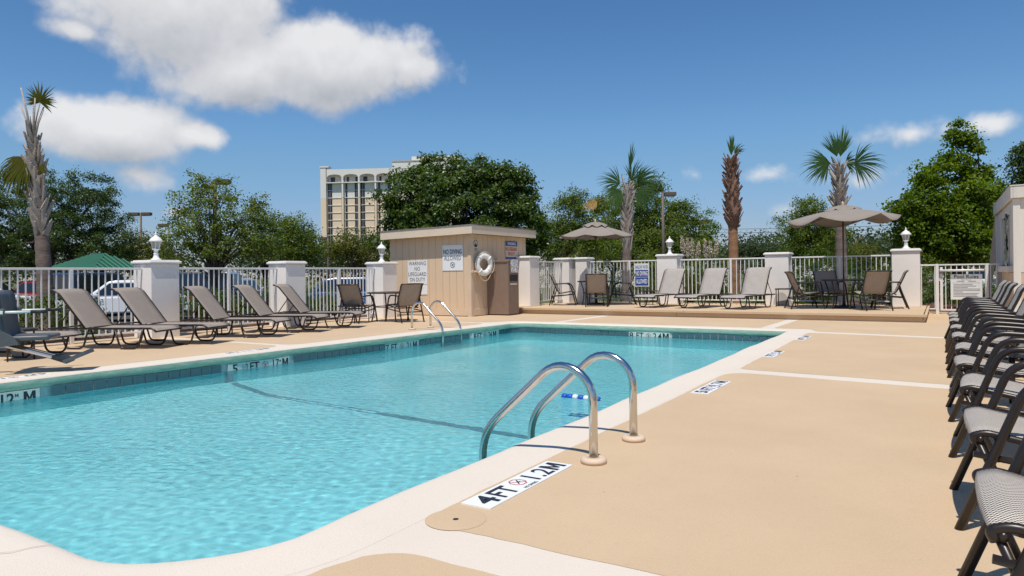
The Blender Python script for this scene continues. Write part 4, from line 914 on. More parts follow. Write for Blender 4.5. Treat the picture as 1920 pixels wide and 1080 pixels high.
def umbrella(loc, rz, rad, zr, zt, scal, label, ribs=8, tilt=0.):
    r = empty('umbrella', loc, rz, label, 'umbrella', 'taupe patio umbrellas'); z0 = loc[2]; zr -= z0; zt -= z0
    MB().tube([(0, 0, .02), (0, 0, zt - .02)], .019, 10).build('pole', mat('umbrella_pole', (.10, .045, .025), .45, var=.2, vscale=8), r, True)
    MB().lathe([(.27, 0), (.27, .03), (.22, .055), (.05, .075), (.03, .2), (.03, .34), (.02, .35)], 28).build('base', M_BLACK, r, True)
    n = ribs * 8; rows = 7; V = []
    def canopy(r0, r1, za, zb, rows, sc_, sag, ext):
        V = []
        for i in range(rows + 1):
            t = i / rows; q = r0 + (r1 - r0) * t
            for k in range(n):
                ph = (k % 8) / 8; dip = math.sin(math.pi * ph)
                rr = q * (1 - sag * .10 * dip * t); z = za + (zb - za) * (t ** 1.0) - (.055 * math.sin(math.pi * t)) * dip - ext * (t ** 5) * sc_ * dip + .02 * math.sin(math.pi * t)
                a = 2 * math.pi * k / n; z += tilt * rr * math.cos(a); V.append((rr * math.cos(a), rr * math.sin(a), z))
        N = len(V); V += [(x, y, z - .006) for x, y, z in V]
        F = []
        for i in range(rows):
            for k in range(n):
                f = (i * n + k, (i + 1) * n + k, (i + 1) * n + (k + 1) % n, i * n + (k + 1) % n); F += [f, tuple(reversed([j + N for j in f]))]
        F += [(rows * n + k, rows * n + k + N, rows * n + (k + 1) % n + N, rows * n + (k + 1) % n) for k in range(n)]
        return V, F
    V, F = canopy(.10, rad, zt - .10, zr, rows, scal, 1, 1); mesh('canopy', V, F, M_UMB, r, True)
    V, F = canopy(.02, rad * .33, zt - .010, zt - .115, 3, .04 + scal * .5, .6, 1); mesh('vent_cap', V, F, M_UMB, r, True)
    MB().lathe([(.028, zt - .02), (.034, zt + .0), (.022, zt + .025), (.03, zt + .045), (.014, zt + .07), (0, zt + .08)], 12).build('finial', M_TRIM, r, True)
    for k in range(ribs):
        a = 2 * math.pi * k / ribs; u = Vector((math.cos(a), math.sin(a), 0)); tz = tilt * math.cos(a)
        MB().tube([u * .03 + Vector((0, 0, zt - .10)), u * (rad * .97) + Vector((0, 0, zr - .018 + tz * rad))], .007, 5).build('rib', M_BROWN, r)
        mid = u * (rad * .52) + Vector((0, 0, zt - .10 + (zr - zt + .10) * .52 - .015 + tz * rad * .5)); MB().tube([u * .04 + Vector((0, 0, zr - .02)), mid], .006, 5).build('strut', M_BROWN, r)
    MB().lathe([(.045, zr - .05), (.05, zr - .03), (.05, zr + .01), (.03, zr + .03)], 12).build('hub', M_BROWN, r, True)
    return r
umbrella((*T1, PZ), R(10), 1.14, 2.22, 2.66, .05, 'taupe umbrella with drooping flat rim left of the blue sign')
umbrella((*T2, PZ), R(14), 1.29, 2.40, 2.74, .15, 'taupe umbrella with sagging scalloped rim in front of the palm', 6, .03)

# ================================================================== POOL LIFT
lf = empty('pool_lift', (-9.58, 3.92, 0), R(50), 'dark grey pool lift chair with footrest at the left edge', 'pool lift')
MB().add(*(lambda b: (b.V, b.F))(MB().box((-.02, -.24, .40), (.50, .24, .46), .022))).build('seat', M_GREYPL, lf, True)
V = []; ns = 9
prof = [(.07, .40), (.02, .48), (-.005, .60), (-.02, .75), (-.03, .88), (-.045, .96), (-.085, 1.0)]
back = MB()
for s_, w in ((0, .23),): pass
P = smooth_prof(prof, .1, 4)
V = []
for x, z in P:
    for k in range(9):
        y = -.245 + .49 * k / 8; e = (abs(y) / .245) ** 4; V.append((x + .05 * e, y, z))
n0 = len(V); V += [(x - .075, y, z) for x, y, z in V]
F = [(i * 9 + k, i * 9 + k + 1, (i + 1) * 9 + k + 1, (i + 1) * 9 + k) for i in range(len(P) - 1) for k in range(8)]
F += [tuple(reversed([j + n0 for j in f])) for f in F]
F += [(i * 9, (i + 1) * 9, (i + 1) * 9 + n0, i * 9 + n0) for i in range(len(P) - 1)] + [(i * 9 + 8, i * 9 + 8 + n0, (i + 1) * 9 + 8 + n0, (i + 1) * 9 + 8) for i in range(len(P) - 1)] + [((len(P) - 1) * 9 + k, (len(P) - 1) * 9 + k + 1, (len(P) - 1) * 9 + k + 1 + n0, (len(P) - 1) * 9 + k + n0) for k in range(8)]
mesh('backrest', V, F, M_GREYPL, lf, True)
for s_ in (-1, 1):
    ar = MB().tube([(-.06, s_ * .275, .745), (.33, s_ * .275, .745)], .016, 10).build('armrest', M_LIFTW, lf, True)
    MB().tube([(.33, s_ * .275, .745), (.50, s_ * .275, .745)], .021, 10).build('grip', M_BLACK, ar, True)
    MB().box((-.03, s_ * .275 - .03, .70), (.07, s_ * .275 + .03, .79), .012).build('arm_pivot', M_GREYPL, lf)
    MB().box((-.02, s_ * .31 - .006, .725), (.06, s_ * .31 + .004, .765), .004).build('pivot_plate', M_LIFTW, lf)
    MB().add([(-.06, s_ * .25 - .015, .33), (.20, s_ * .25 - .015, .36), (.16, s_ * .25 - .015, .44), (-.03, s_ * .25 - .015, .56), (-.06, s_ * .25 + .015, .33), (.20, s_ * .25 + .015, .36), (.16, s_ * .25 + .015, .44), (-.03, s_ * .25 + .015, .56)], [(3, 2, 1, 0), (4, 5, 6, 7), (0, 1, 5, 4), (1, 2, 6, 5), (2, 3, 7, 6), (3, 0, 4, 7)]).build('seat_bracket', M_GREYPL, lf)
MB().tube([(-.06, -.06, .36), (.56, -.06, .155)], .018, 8, flat=1.5).build('leg_bar', M_CHROME, lf)
MB().tube([(-.06, .06, .36), (.56, .06, .155)], .018, 8, flat=1.5).build('leg_bar', M_CHROME, lf)
MB().add([(.50, -.17, .165), (.66, -.17, .10), (.66, .17, .10), (.50, .17, .165), (.51, -.17, .205), (.68, -.17, .135), (.68, .17, .135), (.51, .17, .205)], [(3, 2, 1, 0), (4, 5, 6, 7), (0, 1, 5, 4), (1, 2, 6, 5), (2, 3, 7, 6), (3, 0, 4, 7)]).build('foot_hinge', M_BLACK, lf)
MB().add([(.64, -.19, .105), (.88, -.19, .205), (.88, .19, .205), (.64, .19, .105), (.62, -.19, .145), (.86, -.19, .25), (.86, .19, .25), (.62, .19, .145)], [(3, 2, 1, 0), (4, 5, 6, 7), (0, 1, 5, 4), (1, 2, 6, 5), (2, 3, 7, 6), (3, 0, 4, 7)]).build('footrest', M_GREYPL, lf)
MB().tube(rounded([(-.10, 0, .42), (-.42, 0, .50), (-.75, 0, 1.25), (-1.15, 0, 1.25)], .2, 6), .045, 12).build('lift_arm', M_LIFTW, lf, True)
MB().box((-1.30, -.10, .0), (-1.06, .10, 1.32), .03).build('mast', M_LIFTW, lf)
MB().box((-1.60, -.36, .0), (-.80, .36, .08), .02).build('base', M_GREYPL, lf)

# ================================================================== BOOTH AT THE RIGHT EDGE
bo = empty('wooden_booth', (1.25, 17.0, 0), 0, 'weathered white wooden booth with wrapped window at the right edge', 'booth')
D_, Wd, Hb = 5.2, 3.4, 2.50
k = 0
while k * .145 < D_:                     # boards of the pool side, with a window opening
    y = k * .145
    if .9 < y < 3.4:
        MB().box((0, y, .05), (.02, y + .139, 1.02), .002).build('board', M_WOODT, bo); MB().box((0, y, 2.28), (.02, y + .139, Hb), .002).build('board', M_WOODW, bo)
    else: MB().box((0, y, .05), (.02, y + .139, 1.02), .002).build('board', M_WOODT, bo); MB().box((0, y, 1.03), (.02, y + .139, Hb), .002).build('board', M_WOODW, bo)
    k += 1
k = 0
while k * .145 < Wd:                     # boards of the near side
    x = .03 + k * .145; MB().box((x, -.0, .05), (x + .139, .02, 1.02), .002).build('board', M_WOODT, bo); MB().box((x, 0, 1.03), (x + .139, .02, Hb), .002).build('board', M_WOODW, bo); k += 1
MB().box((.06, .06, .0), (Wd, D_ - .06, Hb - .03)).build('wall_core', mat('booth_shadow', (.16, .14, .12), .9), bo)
MB().box((-.03, -.03, 0), (.09, .09, Hb), .006).build('corner_post', M_WOODW, bo)
MB().box((-.03, D_ - .06, 0), (.09, D_ + .06, Hb), .006).build('corner_post', M_WOODW, bo)
MB().add([(-.30, D_ + .07, 0), (-.18, D_ + .07, 0), (-.18, D_ + .13, 0), (-.30, D_ + .13, 0), (-.03, D_ + .07, Hb), (.09, D_ + .07, Hb), (.09, D_ + .13, Hb), (-.03, D_ + .13, Hb)], [(3, 2, 1, 0), (4, 5, 6, 7), (0, 1, 5, 4), (1, 2, 6, 5), (2, 3, 7, 6), (3, 0, 4, 7)]).build('leaning_trim', M_WOODT, bo)
MB().box((-.07, -.09, Hb), (-.03, D_ + .1, Hb + .24), .006).build('fascia', M_WOODW, bo)
MB().box((-.028, -.09, Hb + .001), (Wd + .1, -.05, Hb + .239), .006).build('fascia', M_WOODW, bo)
MB().box((-.08, -.10, Hb + .241), (Wd + .12, D_ + .12, Hb + .262)).build('roof', M_WOODW, bo)
MB().box((-.028, -.048, Hb + .02), (Wd + .08, D_ + .09, Hb + .05)).build('soffit', M_WOODW, bo)
MB().box((-.10, .55, 1.03), (.03, 3.7, 1.16), .006).build('sill', M_WOODW, bo)
for y in (.9, 2.1, 3.4): MB().box((-.02, y - .035, 1.165), (.05, y + .035, 2.28), .004).build('window_post', M_WOODW, bo)
MB().box((.045, .94, 1.17), (.055, 3.36, 2.27)).build('pane', mat('booth_glass', (.16, .17, .16), .12, var=.2, vscale=3), bo)
V = []; F = []
for i in range(13):
    z = 1.17 + 1.1 * i / 12
    for k in range(6): V.append((-.06 + .025 * math.sin(k * 2.1 + i * .9) + .012 * random.uniform(-1, 1), 1.02 + k * .075 * (1 + .3 * math.sin(i * .4)), z))
F = [(i * 6 + k, i * 6 + k + 1, (i + 1) * 6 + k + 1, (i + 1) * 6 + k) for i in range(12) for k in range(5)]
mesh('plastic_wrap', V, F, M_FOIL, bo, True)

# ================================================================== BACKGROUND BUILDINGS, POLES, CARS
RT = Vector((math.cos(YAW), math.sin(YAW), 0)); FWv = Vector((-math.sin(YAW), math.cos(YAW), 0))
def hotel():
    h = empty('hotel_tower', (-197.06, 183.87, -.36), YAW - R(5), 'cream and white high rise hotel with arched top floor balconies', 'building')
    BAY, FH, ZF = 6.27, 2.78, 36.4; nb = 8; L = 2.1 + nb * BAY; DEP = 16
    MB().box((0, .9, 0), (L, DEP, ZF - 2 * FH)).build('wall', M_HOTELC, h)
    MB().box((0, .88, ZF - 2 * FH), (L, DEP, ZF)).build('wall', M_HOTELW, h)
    MB().box((0, 2.8, ZF), (L, DEP, ZF + 4.6)).build('wall', M_HOTELW, h)
    MB().box((-.1, -.4, 0), (2.0, 1.0, ZF - 2 * FH - .3)).build('end_pier', M_HOTELC, h)
    MB().box((-.12, -.42, ZF - 2 * FH - .3), (2.0, 1.0, ZF + 5.7)).build('end_pier', M_HOTELW, h)
    MB().box((-.3, -.6, ZF + 5.7), (3.2, 2.5, ZF + 6.2)).build('parapet_block', M_HOTELW, h)
    x1 = 2.0 + 4 * BAY
    MB().box((x1 + .2, -.5, ZF + 4.65), (L, DEP, ZF + 7.1)).build('penthouse', M_HOTELW, h)
    MB().box((x1 + .1, -.65, ZF + 7.1), (L + .2, DEP + .2, ZF + 7.6)).build('cornice', M_HOTELSH, h)
    MB().box((x1 + 7, 2, ZF + 7.6), (L - 1, DEP - 2, ZF + 9.4)).build('lift_house', M_HOTELW, h)
    MB().box((2.0, .12, ZF + 4.64), (L, DEP, ZF + 4.9)).build('roof', M_ROOFING, h)
    win = MB().box((0, -.05, 0), (1, .0, 1)); wme = None; fme = None
    for b in range(nb):
        x = 2.0 + b * BAY
        # arched spandrel over the top balcony
        V = []; n = 12; x0, x2 = x + .28, x + BAY - .28
        for k in range(n + 1):
            t = k / n; xx = x0 + (x2 - x0) * t; zz_ = ZF + 2.05 + 1.0 * math.sqrt(max(0, 1 - (2 * t - 1) ** 2)) ** .9
            V += [(xx, -.4, zz_), (xx, -.4, ZF + 4.95), (xx, .1, zz_)]
        F = [(3 * k, 3 * k + 3, 3 * k + 4, 3 * k + 1) for k in range(n)] + [(3 * k, 3 * k + 2, 3 * k + 5, 3 * k + 3) for k in range(n)]
        mesh('arch', V, F, M_HOTELW, h)
        MB().box((x + BAY - .3, -.42, ZF - 2 * FH), (x + BAY + .3, .9, ZF + 4.94)).build('pier', M_HOTELW, h)
        MB().box((x + BAY - .34, -.35, 0), (x + BAY + .34, .9, ZF - 2 * FH)).build('pier', M_HOTELC, h)
        MB().box((x + .02, -.55, ZF - .18), (x + BAY, .88, ZF + .16)).build('balcony_slab', M_HOTELW, h)
        MB().box((x + .3, -.40, ZF + .95), (x + BAY - .32, -.34, ZF + 1.02)).build('balcony_rail', M_HOTELG, h)
        wide, nar = ((.10, 1.6), (BAY - 1.0, .65)) if b % 2 == 0 else ((BAY - 2.15, 1.6), (.55, .75))
        for q, (ox, w) in enumerate((wide, nar)):
            for f_ in range(-1, 10):
                z = ZF - (f_ + 1) * FH + .11; hh = FH - .22
                if f_ == -1: z, hh = ZF + .2, 2.2; ox2 = ox + (.5 if b % 2 == 0 else -.3) if q == 0 else ox
                else: ox2 = ox
                if wme is None: o = win.build('window', M_HOTELG, h); wme = o.data
                else: o = share(wme, 'window', h)
                o.location = (x + .25 + ox2 - .05, 2.78 if f_ == -1 else .86, z); o.scale = (w, 1, hh)
                if f_ >= 0 and q == 0: MB().box((x + .25 + ox2 - .05 + w / 2 - .05, .76, z), (x + .25 + ox2 - .05 + w / 2 + .05, .80, z + hh)).build('mullion', M_HOTELSH, h) if b < 4 else None
        for f_ in range(10):
            if fme is None: o = MB().box((.29, .72, -.10), (BAY - .31, .9, .10)).build('floor_band', M_HOTELW, h); fme = o.data
            else: o = share(fme, 'floor_band', h)
            o.location = (x, 0, ZF - (f_ + 1) * FH)
hotel()

def pavilion(loc, rz, sx, sy, z0, z1, ridge, label):
    r = empty('pavilion', loc, rz, label, 'pavilion')
    A, B_, C_, D2 = (-sx, -sy, z0), (sx, -sy, z0), (sx, sy, z0), (-sx, sy, z0); E_, G_ = (-ridge, 0, z1), (ridge, 0, z1)
    mesh('roof', [A, B_, C_, D2, E_, G_], [(0, 1, 5, 4), (1, 2, 5), (2, 3, 4, 5), (3, 0, 4), (3, 2, 1, 0)], M_GREENROOF, r)
    mb = MB(); n = 26                    # standing seams
    for k in range(1, n):
        x = -sx + 2 * sx * k / n; t = 1 if abs(x) < ridge else (sx - abs(x)) / (sx - ridge)
        mb = MB().tube([(x, -sy, z0 + .03), (x, -sy + sy * t, z0 + (z1 - z0) * t + .03)], .035, 4); mb.build('seam', M_GREENROOF, r)
    for k in range(1, 12):
        y = -sy + 2 * sy * k / 12; t = 1 - abs(y) / sy
        MB().tube([(sx, y, z0 + .03), (sx - (sx - ridge) * t, y, z0 + (z1 - z0) * t + .03)], .035, 4).build('seam', M_GREENROOF, r)
    for x in (-sx + .4, sx - .4):
        for y in (-sy + .4, sy - .4): MB().box((x - .08, y - .08, -.36), (x + .08, y + .08, z0), .01).build('post', M_POLE, r)
pavilion((-31.3, 16.35, 0), YAW - R(24), 1.72, 1.45, 1.52, 2.20, .42, 'green metal hip roofed pavilion left of the lantern pillar')

def pole(loc, h, heads, label, rz=0., r=.075):
    p = empty('lamp_post', loc, rz, label, 'lamp post', 'car park lamp posts')
    MB().tube([(0, 0, -.36), (0, 0, h)], [r, r * .8], 10).build('shaft', M_POLE, p, True)
    for s in heads:
        MB().box((s * .08 if s > 0 else -.62, -.17, h - .16), (.62 if s > 0 else s * .08, .17, h + .02), .02).build('lamp_head', M_POLE, p)
        MB().box((s * .08 if s > 0 else -.56, -.12, h - .19), (.56 if s > 0 else s * .08, .12, h - .161)).build('lens', M_LENS, p)
    MB().lathe([(.22, -.36), (.22, .25), (.2, .3)], 12).build('footing', M_STUCCO, p)
    return p
pole((-41.12, 23.96, 0), 5.1, (-1, 1), 'twin headed car park lamp post left of the lantern pillar', YAW)
pole((-24.9, 17.56, 0), 5.06, (1,), 'single headed lamp post rising out of the airy tree', YAW, .10)
pole((-33.78, 32.03, 0), 3.65, (-1,), 'lamp post in front of the hotel tower', YAW)
pole((-11.22, 31.86, 0), 4.9, (1,), 'single headed lamp post between the two middle palms', YAW, .08)
pole((-11.18, 37.76, 0), 3.95, (-1, 1), 'distant lamp post right of the lantern with pampas plumes', YAW)
pole((-5.73, 61.11, 0), 3.6, (1,), 'far lamp post right of the scalloped umbrella pole', YAW, .09)
pole((-40.9, 25.6, 0), 4.5, (-1,), 'thin post just left of the twin headed lamp post', YAW, .05)

def car(loc, rz, paint, label, suv=False, s=1.0):
    c = empty('parked_car', loc, rz, label, 'car', 'cars parked beyond the fence'); h = 1.72 if suv else 1.42
    sh = .94 if suv else .86
    low = [(-2.2, .30), (2.18, .28), (2.26, .45), (2.22, .66), (1.95, .76), (1.05, sh), (-1.65, sh + .02), (-2.12, sh - .02), (-2.26, .66), (-2.27, .45)]
    def loft(prof, w0, w1, zlo, zhi):
        V = []; n = len(prof)
        for sgn in (-1, 1):
            for x, z in prof: t = max(0, min(1, (z - zlo) / (zhi - zlo))); V.append((x, sgn * (w0 + (w1 - w0) * t), z))
        return V, [tuple(range(n)), tuple(range(2 * n - 1, n - 1, -1))] + [(i, n + i, n + (i + 1) % n, (i + 1) % n) for i in range(n)]
    V, F = loft(low, .86, .80, .3, sh); o = mesh('body', V, [f if i > 1 else f for i, f in enumerate(F)], paint, c)
    m = o.modifiers.new('bevel', 'BEVEL'); m.width = .06; m.segments = 2; m.limit_method = 'ANGLE'; m.angle_limit = R(25)
    cab = [(1.0, sh - .01), (.35, h - .04), (.1, h), (-1.0, h), (-1.35, h - .06), (-1.95 if not suv else -1.75, sh - .01)] if not suv else [(1.15, sh - .01), (.55, h - .05), (.2, h), (-1.7, h), (-1.95, h - .08), (-2.1, sh - .01)]
    V, F = loft(cab, .77, .60, sh, h); o = mesh('cabin', V, F, paint, c); m = o.modifiers.new('bevel', 'BEVEL'); m.width = .05; m.segments = 2; m.limit_method = 'ANGLE'; m.angle_limit = R(20)
    wy = lambda z: .77 + (.60 - .77) * (z - sh) / (h - sh) + .006
    za, zb = sh + .05, h - .10; xf = lambda z: cab[0][0] + (cab[1][0] - cab[0][0]) * (z - sh) / (cab[1][1] - sh); xb = lambda z: cab[-1][0] + (cab[-2][0] - cab[-1][0]) * (z - sh) / (cab[-2][1] - sh)
    mid = (cab[0][0] + cab[-1][0]) / 2 - .05
    for sgn in (-1, 1):
        for u0, u1, v0, v1 in ((mid + .05, mid + .05, xf(za) - .16, xf(zb) - .12), (xb(za) + .18, xb(zb) + .14, mid - .04, mid - .04)):
            mesh('side_window', [(u0, sgn * wy(za), za), (v0, sgn * wy(za), za), (v1, sgn * wy(zb), zb), (u1, sgn * wy(zb), zb)], [(0, 1, 2, 3)], M_CARGLASS, c)
        MB().box((1.90, sgn * .70 - .16, .60), (2.235, sgn * .70 + .10, .74), .03).build('headlight', M_LENS, c)
        MB().box((-2.285, sgn * .68 - .16, .62), (-2.05, sgn * .68 + .13, .80), .03).build('tail_light', M_TAIL, c)
        MB().box((.62, sgn * .86 - .08, sh), (.78, sgn * .86 + .08, sh + .11), .03).build('mirror', paint, c)
        for x in (1.38, -1.38):
            w = MB().lathe([(.0, -.10), (.31, -.10), (.335, -.07), (.335, .07), (.31, .10), (0, .10)], 24, (x, sgn * .79, .335), 'y').build('tyre', M_TYRE, c, False)
            MB().lathe([(0, -.108), (.2, -.106), (.21, -.09), (.21, .09), (.2, .106), (0, .108)], 16, (x, sgn * .79, .335), 'y').build('rim', M_RIM, w)
    for x0_, z0_, x1_, z1_ in ((cab[0][0], sh, cab[1][0], cab[1][1]), (cab[-1][0], sh, cab[-2][0], cab[-2][1])):
        t0, t1 = .12, .92; pa = (x0_ + (x1_ - x0_) * t0, z0_ + (z1_ - z0_) * t0); pb = (x0_ + (x1_ - x0_) * t1, z0_ + (z1_ - z0_) * t1); d = .012 if x0_ > 0 else -.012
        mesh('windscreen' if x0_ > 0 else 'rear_window', [(pa[0] + d, -.64, pa[1] + .012), (pa[0] + d, .64, pa[1] + .012), (pb[0] + d, .52, pb[1] + .012), (pb[0] + d, -.52, pb[1] + .012)], [(0, 1, 2, 3)], M_CARGLASS, c)
    MB().box((2.2, -.5, .42), (2.275, .5, .56), .015).build('grille', M_BLACK, c); MB().box((2.24, -.26, .34), (2.285, .26, .40)).build('plate', M_SIGN, c)
    MB().box((-2.29, -.26, .50), (-2.25, .26, .62)).build('plate', M_SIGN, c)
    c.scale = (s, s, s); return c
def paint(n, c): return mat('paint_' + n, c, .28, var=.02, vscale=2, coat=.9)
GZ = -.345
car((-24.6, 13.6, GZ), YAW + R(205), paint('white', (.72, .73, .74)), 'white sedan with its nose toward the fence left of the lantern pillar')
car((-28.6, 14.9, GZ), YAW + R(80), paint('navy', (.02, .028, .06)), 'dark navy sport utility car left of the white sedan', True)
car((-33.6, 18.6, GZ), YAW + R(95), paint('silver', (.42, .46, .50)), 'silver car with red tail lights behind the white sedan')
car((-35.6, 16.5, GZ), YAW + R(92), paint('red', (.28, .012, .02)), 'dark red car behind the navy one')
car((-34.5, 13.4, GZ), YAW + R(20), paint('white2', (.66, .67, .68)), 'white car behind the fence at the far left edge')
car((-19.5, 20.3, GZ), YAW + R(8), paint('blue', (.04, .10, .26)), 'blue car behind the hedge right of the bare pillar')
car((-27.6, 18.2, GZ), YAW + R(185), paint('black', (.02, .021, .024)), 'black car seen through the fence right of the lantern pillar', True)
car((-28.6, 21.4, GZ), YAW + R(88), paint('pearl', (.62, .64, .66)), 'pale car deep in the car park behind the airy tree')
car((1.6, 46, GZ), YAW - R(22), paint('white3', (.7, .71, .72)), 'white car beyond the gate')
wb = empty('low_building', (-31, 66, 0), YAW - R(4), 'low white building glimpsed through the trees', 'building')
MB().box((-9, 0, -.36), (12, 9, 4.9)).build('wall', M_HOTELW, wb); MB().box((-9.4, -.4, 4.9), (12.4, 9.4, 5.2)).build('roof_edge', M_CAP, wb)
for k in range(6): MB().box((-7.5 + k * 3.2, -.05, 2.6), (-5.9 + k * 3.2, .0, 4.0)).build('window', M_HOTELG, wb)
for i, z in enumerate((4.6, 4.25, 3.9)):
    MB().tube([(-20 + 45 * t, 66 + 9 * t, z + .6 * (2 * t - 1) ** 2 + .9 * t) for t in [k / 16 for k in range(17)]], .02, 5).build('power_line', M_WIRE)
for i, o in enumerate([o for o in COL.objects if o.name.startswith('power_line')]): tag(o, ['upper', 'middle', 'lower'][i] + ' overhead wire crossing the sky right of the scalloped umbrella', 'wire', 'overhead wires')

# ================================================================== TREES AND SHRUBS
def leaves_mesh(name, C, N, size, m, parent, asp=.55, jit=.35):
    """many small leaves: a rhombus at each point C, facing N"""
    n = len(C); r1 = RNG.normal(size=(n, 3)); T = np.cross(N, r1); T /= np.linalg.norm(T, axis=1, keepdims=True) + 1e-9; B = np.cross(N, T)
    L = (size * (1 + jit * RNG.uniform(-1, 1, n)))[:, None]; bend = N * L * .12
    V = np.stack([C - T * L * .5, C + B * L * asp * .5 + bend, C + T * L * .5, C - B * L * asp * .5 + bend], 1).reshape(-1, 3).astype(np.float32)
    me = bpy.data.meshes.new(name); me.vertices.add(4 * n); me.loops.add(4 * n); me.polygons.add(n)
    me.vertices.foreach_set('co', V.ravel()); me.loops.foreach_set('vertex_index', np.arange(4 * n, dtype=np.int32)); me.polygons.foreach_set('loop_start', np.arange(0, 4 * n, 4, dtype=np.int32))
    me.materials.append(m); me.update(calc_edges=True)
    return link(bpy.data.objects.new(name, me), parent)

def crown_points(blobs, n_clump, n_leaf, rc, flat=.62, zmin=.3, shell=.45, sprig=.12):
    A = np.array([b[3] * b[4] for b in blobs]); A = A / A.sum(); C = []; N = []; K = []
    for b, a in zip(blobs, A):
        cu, cw, cz, ru, rz = b; k = max(3, int(n_clump * a)); d = RNG.normal(size=(k, 3)); d /= np.linalg.norm(d, axis=1, keepdims=True)
        q = RNG.uniform(shell, 1.0, k) ** .6; out = RNG.uniform(0, 1, k) < sprig; q = np.where(out, RNG.uniform(1.0, 1.2, k), q)
        cc = np.stack([cu + d[:, 0] * ru * q, cw + d[:, 1] * ru * .85 * q, cz + d[:, 2] * rz * q], 1); cc = cc[cc[:, 2] > zmin]
        for c in cc:
            r = rc * RNG.uniform(.6, 1.35) * RNG.choice([1, .7], p=[.75, .25]); m = int(n_leaf * RNG.uniform(.6, 1.3)); p = RNG.normal(size=(m, 3)) * .55
            p[:, 2] *= flat; droop = -.25 * (p[:, 0] ** 2 + p[:, 1] ** 2); p[:, 2] += droop
            C.append(c + p * r); o = (c - np.array([cu, cw, cz])); o /= np.linalg.norm(o) + 1e-6
            N.append(RNG.normal(size=(m, 3)) * .75 + o * .45 + np.array([0, 0, .55])); K.append(c)
    C = np.concatenate(C); N = np.concatenate(N); N /= np.linalg.norm(N, axis=1, keepdims=True)
    return C, N, np.array(K)

def to_world(C): return np.stack([C[:, 0] * RT.x + C[:, 1] * FWv.x, C[:, 0] * RT.y + C[:, 1] * FWv.y, C[:, 2]], 1)

def tree(name, base, blobs, label, m, group, n_clump=150, n_leaf=150, rc=.5, leaf=.13, trunk_r=.14, fork=.35, limbs=16, flat=.62, zmin=.4, bark=None, shell=.45, asp=.55, cat='tree', sprig=.12):
    r = empty(name, (base[0], base[1], -.06), 0, label, cat, group)
    C, N, K = crown_points(blobs, n_clump, n_leaf, rc, flat, zmin, shell, sprig); Nw = to_world(N); K = to_world(K)
    leaves_mesh('crown', to_world(C), Nw, leaf, m, r, asp)
    if trunk_r:
        top = max(b[2] + b[4] for b in blobs); mb = MB(); fz = top * fork; rnd = random.Random(int(abs(base[0]) * 100))
        spine = [Vector((rnd.uniform(-.03, .03) * top * t, rnd.uniform(-.03, .03) * top * t, fz * t * 1.0)) for t in (0, .25, .5, .75, 1)]
        mb.tube([spine[0] - Vector((0, 0, .35))] + spine, [trunk_r * 1.5, trunk_r * 1.15, trunk_r, trunk_r * .93, trunk_r * .86, trunk_r * .75], 9)
        idx = RNG.choice(len(K), min(limbs, len(K)), replace=False)
        for i in idx:
            e = Vector(K[i]); s_ = spine[rnd.choice([2, 3, 4, 4])]; mid = s_.lerp(e, .5) + Vector((rnd.uniform(-.2, .2), rnd.uniform(-.2, .2), rnd.uniform(.05, .35)))
            q = trunk_r * rnd.uniform(.3, .55); mb.tube([s_, s_.lerp(mid, .5) + Vector((0, 0, .06)), mid, mid.lerp(e, .55), e], [q, q * .8, q * .55, q * .35, q * .12], 5)
        mb.build('trunk', bark or M_TRUNK, r, True)
    return r

def px(x, y, d):
    """metres right of and above the tree's foot for a photo point; the foot is given by its own x at depth d"""
    return x, y, d
HOR = lambda x: 504 - .01235 * (x - 1765)
def blob(x, y, rx, ry, d, x0, w=0.): return ((x - x0) / 1303 * d, w, 1.12 + .06 + (HOR(x) - y) / 1303 * d, rx / 1303 * d, ry / 1303 * d)
def foot(x, d):
    u = (x - 960) / 1303 * d; p = FWv * d + RT * u; return (p.x, p.y)

L_OAK = leaf_mat('oak_leaves', (0.035, 0.066, 0.021), (0.091, 0.140, 0.035), (0.166, 0.206, 0.052))
L_AIRY = leaf_mat('airy_leaves', (0.074, 0.118, 0.022), (0.196, 0.252, 0.045), (0.316, 0.338, 0.081))
L_MAG = leaf_mat('magnolia_leaves', (0.036, 0.068, 0.013), (0.104, 0.170, 0.029), (0.227, 0.251, 0.065), gloss=.5)
L_YEL = leaf_mat('yellowing_leaves', (0.066, 0.086, 0.019), (0.168, 0.186, 0.036), (0.276, 0.240, 0.054))
L_MAPLE = leaf_mat('maple_leaves', (0.060, 0.106, 0.010), (0.160, 0.247, 0.017), (0.258, 0.333, 0.032), trans=.45)
L_MID = leaf_mat('mid_green_leaves', (0.062, 0.103, 0.018), (0.163, 0.226, 0.035), (0.271, 0.292, 0.061))
L_SHRUB = leaf_mat('shrub_leaves', (0.043, 0.077, 0.015), (0.106, 0.175, 0.027), (0.188, 0.250, 0.044))
L_FAR = leaf_mat('far_wood_leaves', (0.042, 0.067, 0.031), (0.087, 0.119, 0.048), (0.119, 0.147, 0.063))
L_PALM = leaf_mat('palm_leaves', (0.041, 0.092, 0.030), (0.081, 0.155, 0.043), (0.135, 0.216, 0.068), trans=.3, gloss=.8)
L_PALMY = leaf_mat('yellowing_palm_leaves', (.07, .095, .014), (.13, .12, .022), (.22, .12, .04), trans=.35, gloss=.6)
L_PALMD = leaf_mat('dead_palm_leaves', (.30, .19, .06), (.46, .31, .11), (.58, .42, .18), trans=.3, gloss=.3)
L_FLOW = leaf_mat('white_blossoms', (.68, .67, .62), (.78, .77, .74), None, trans=.3, gloss=.1)

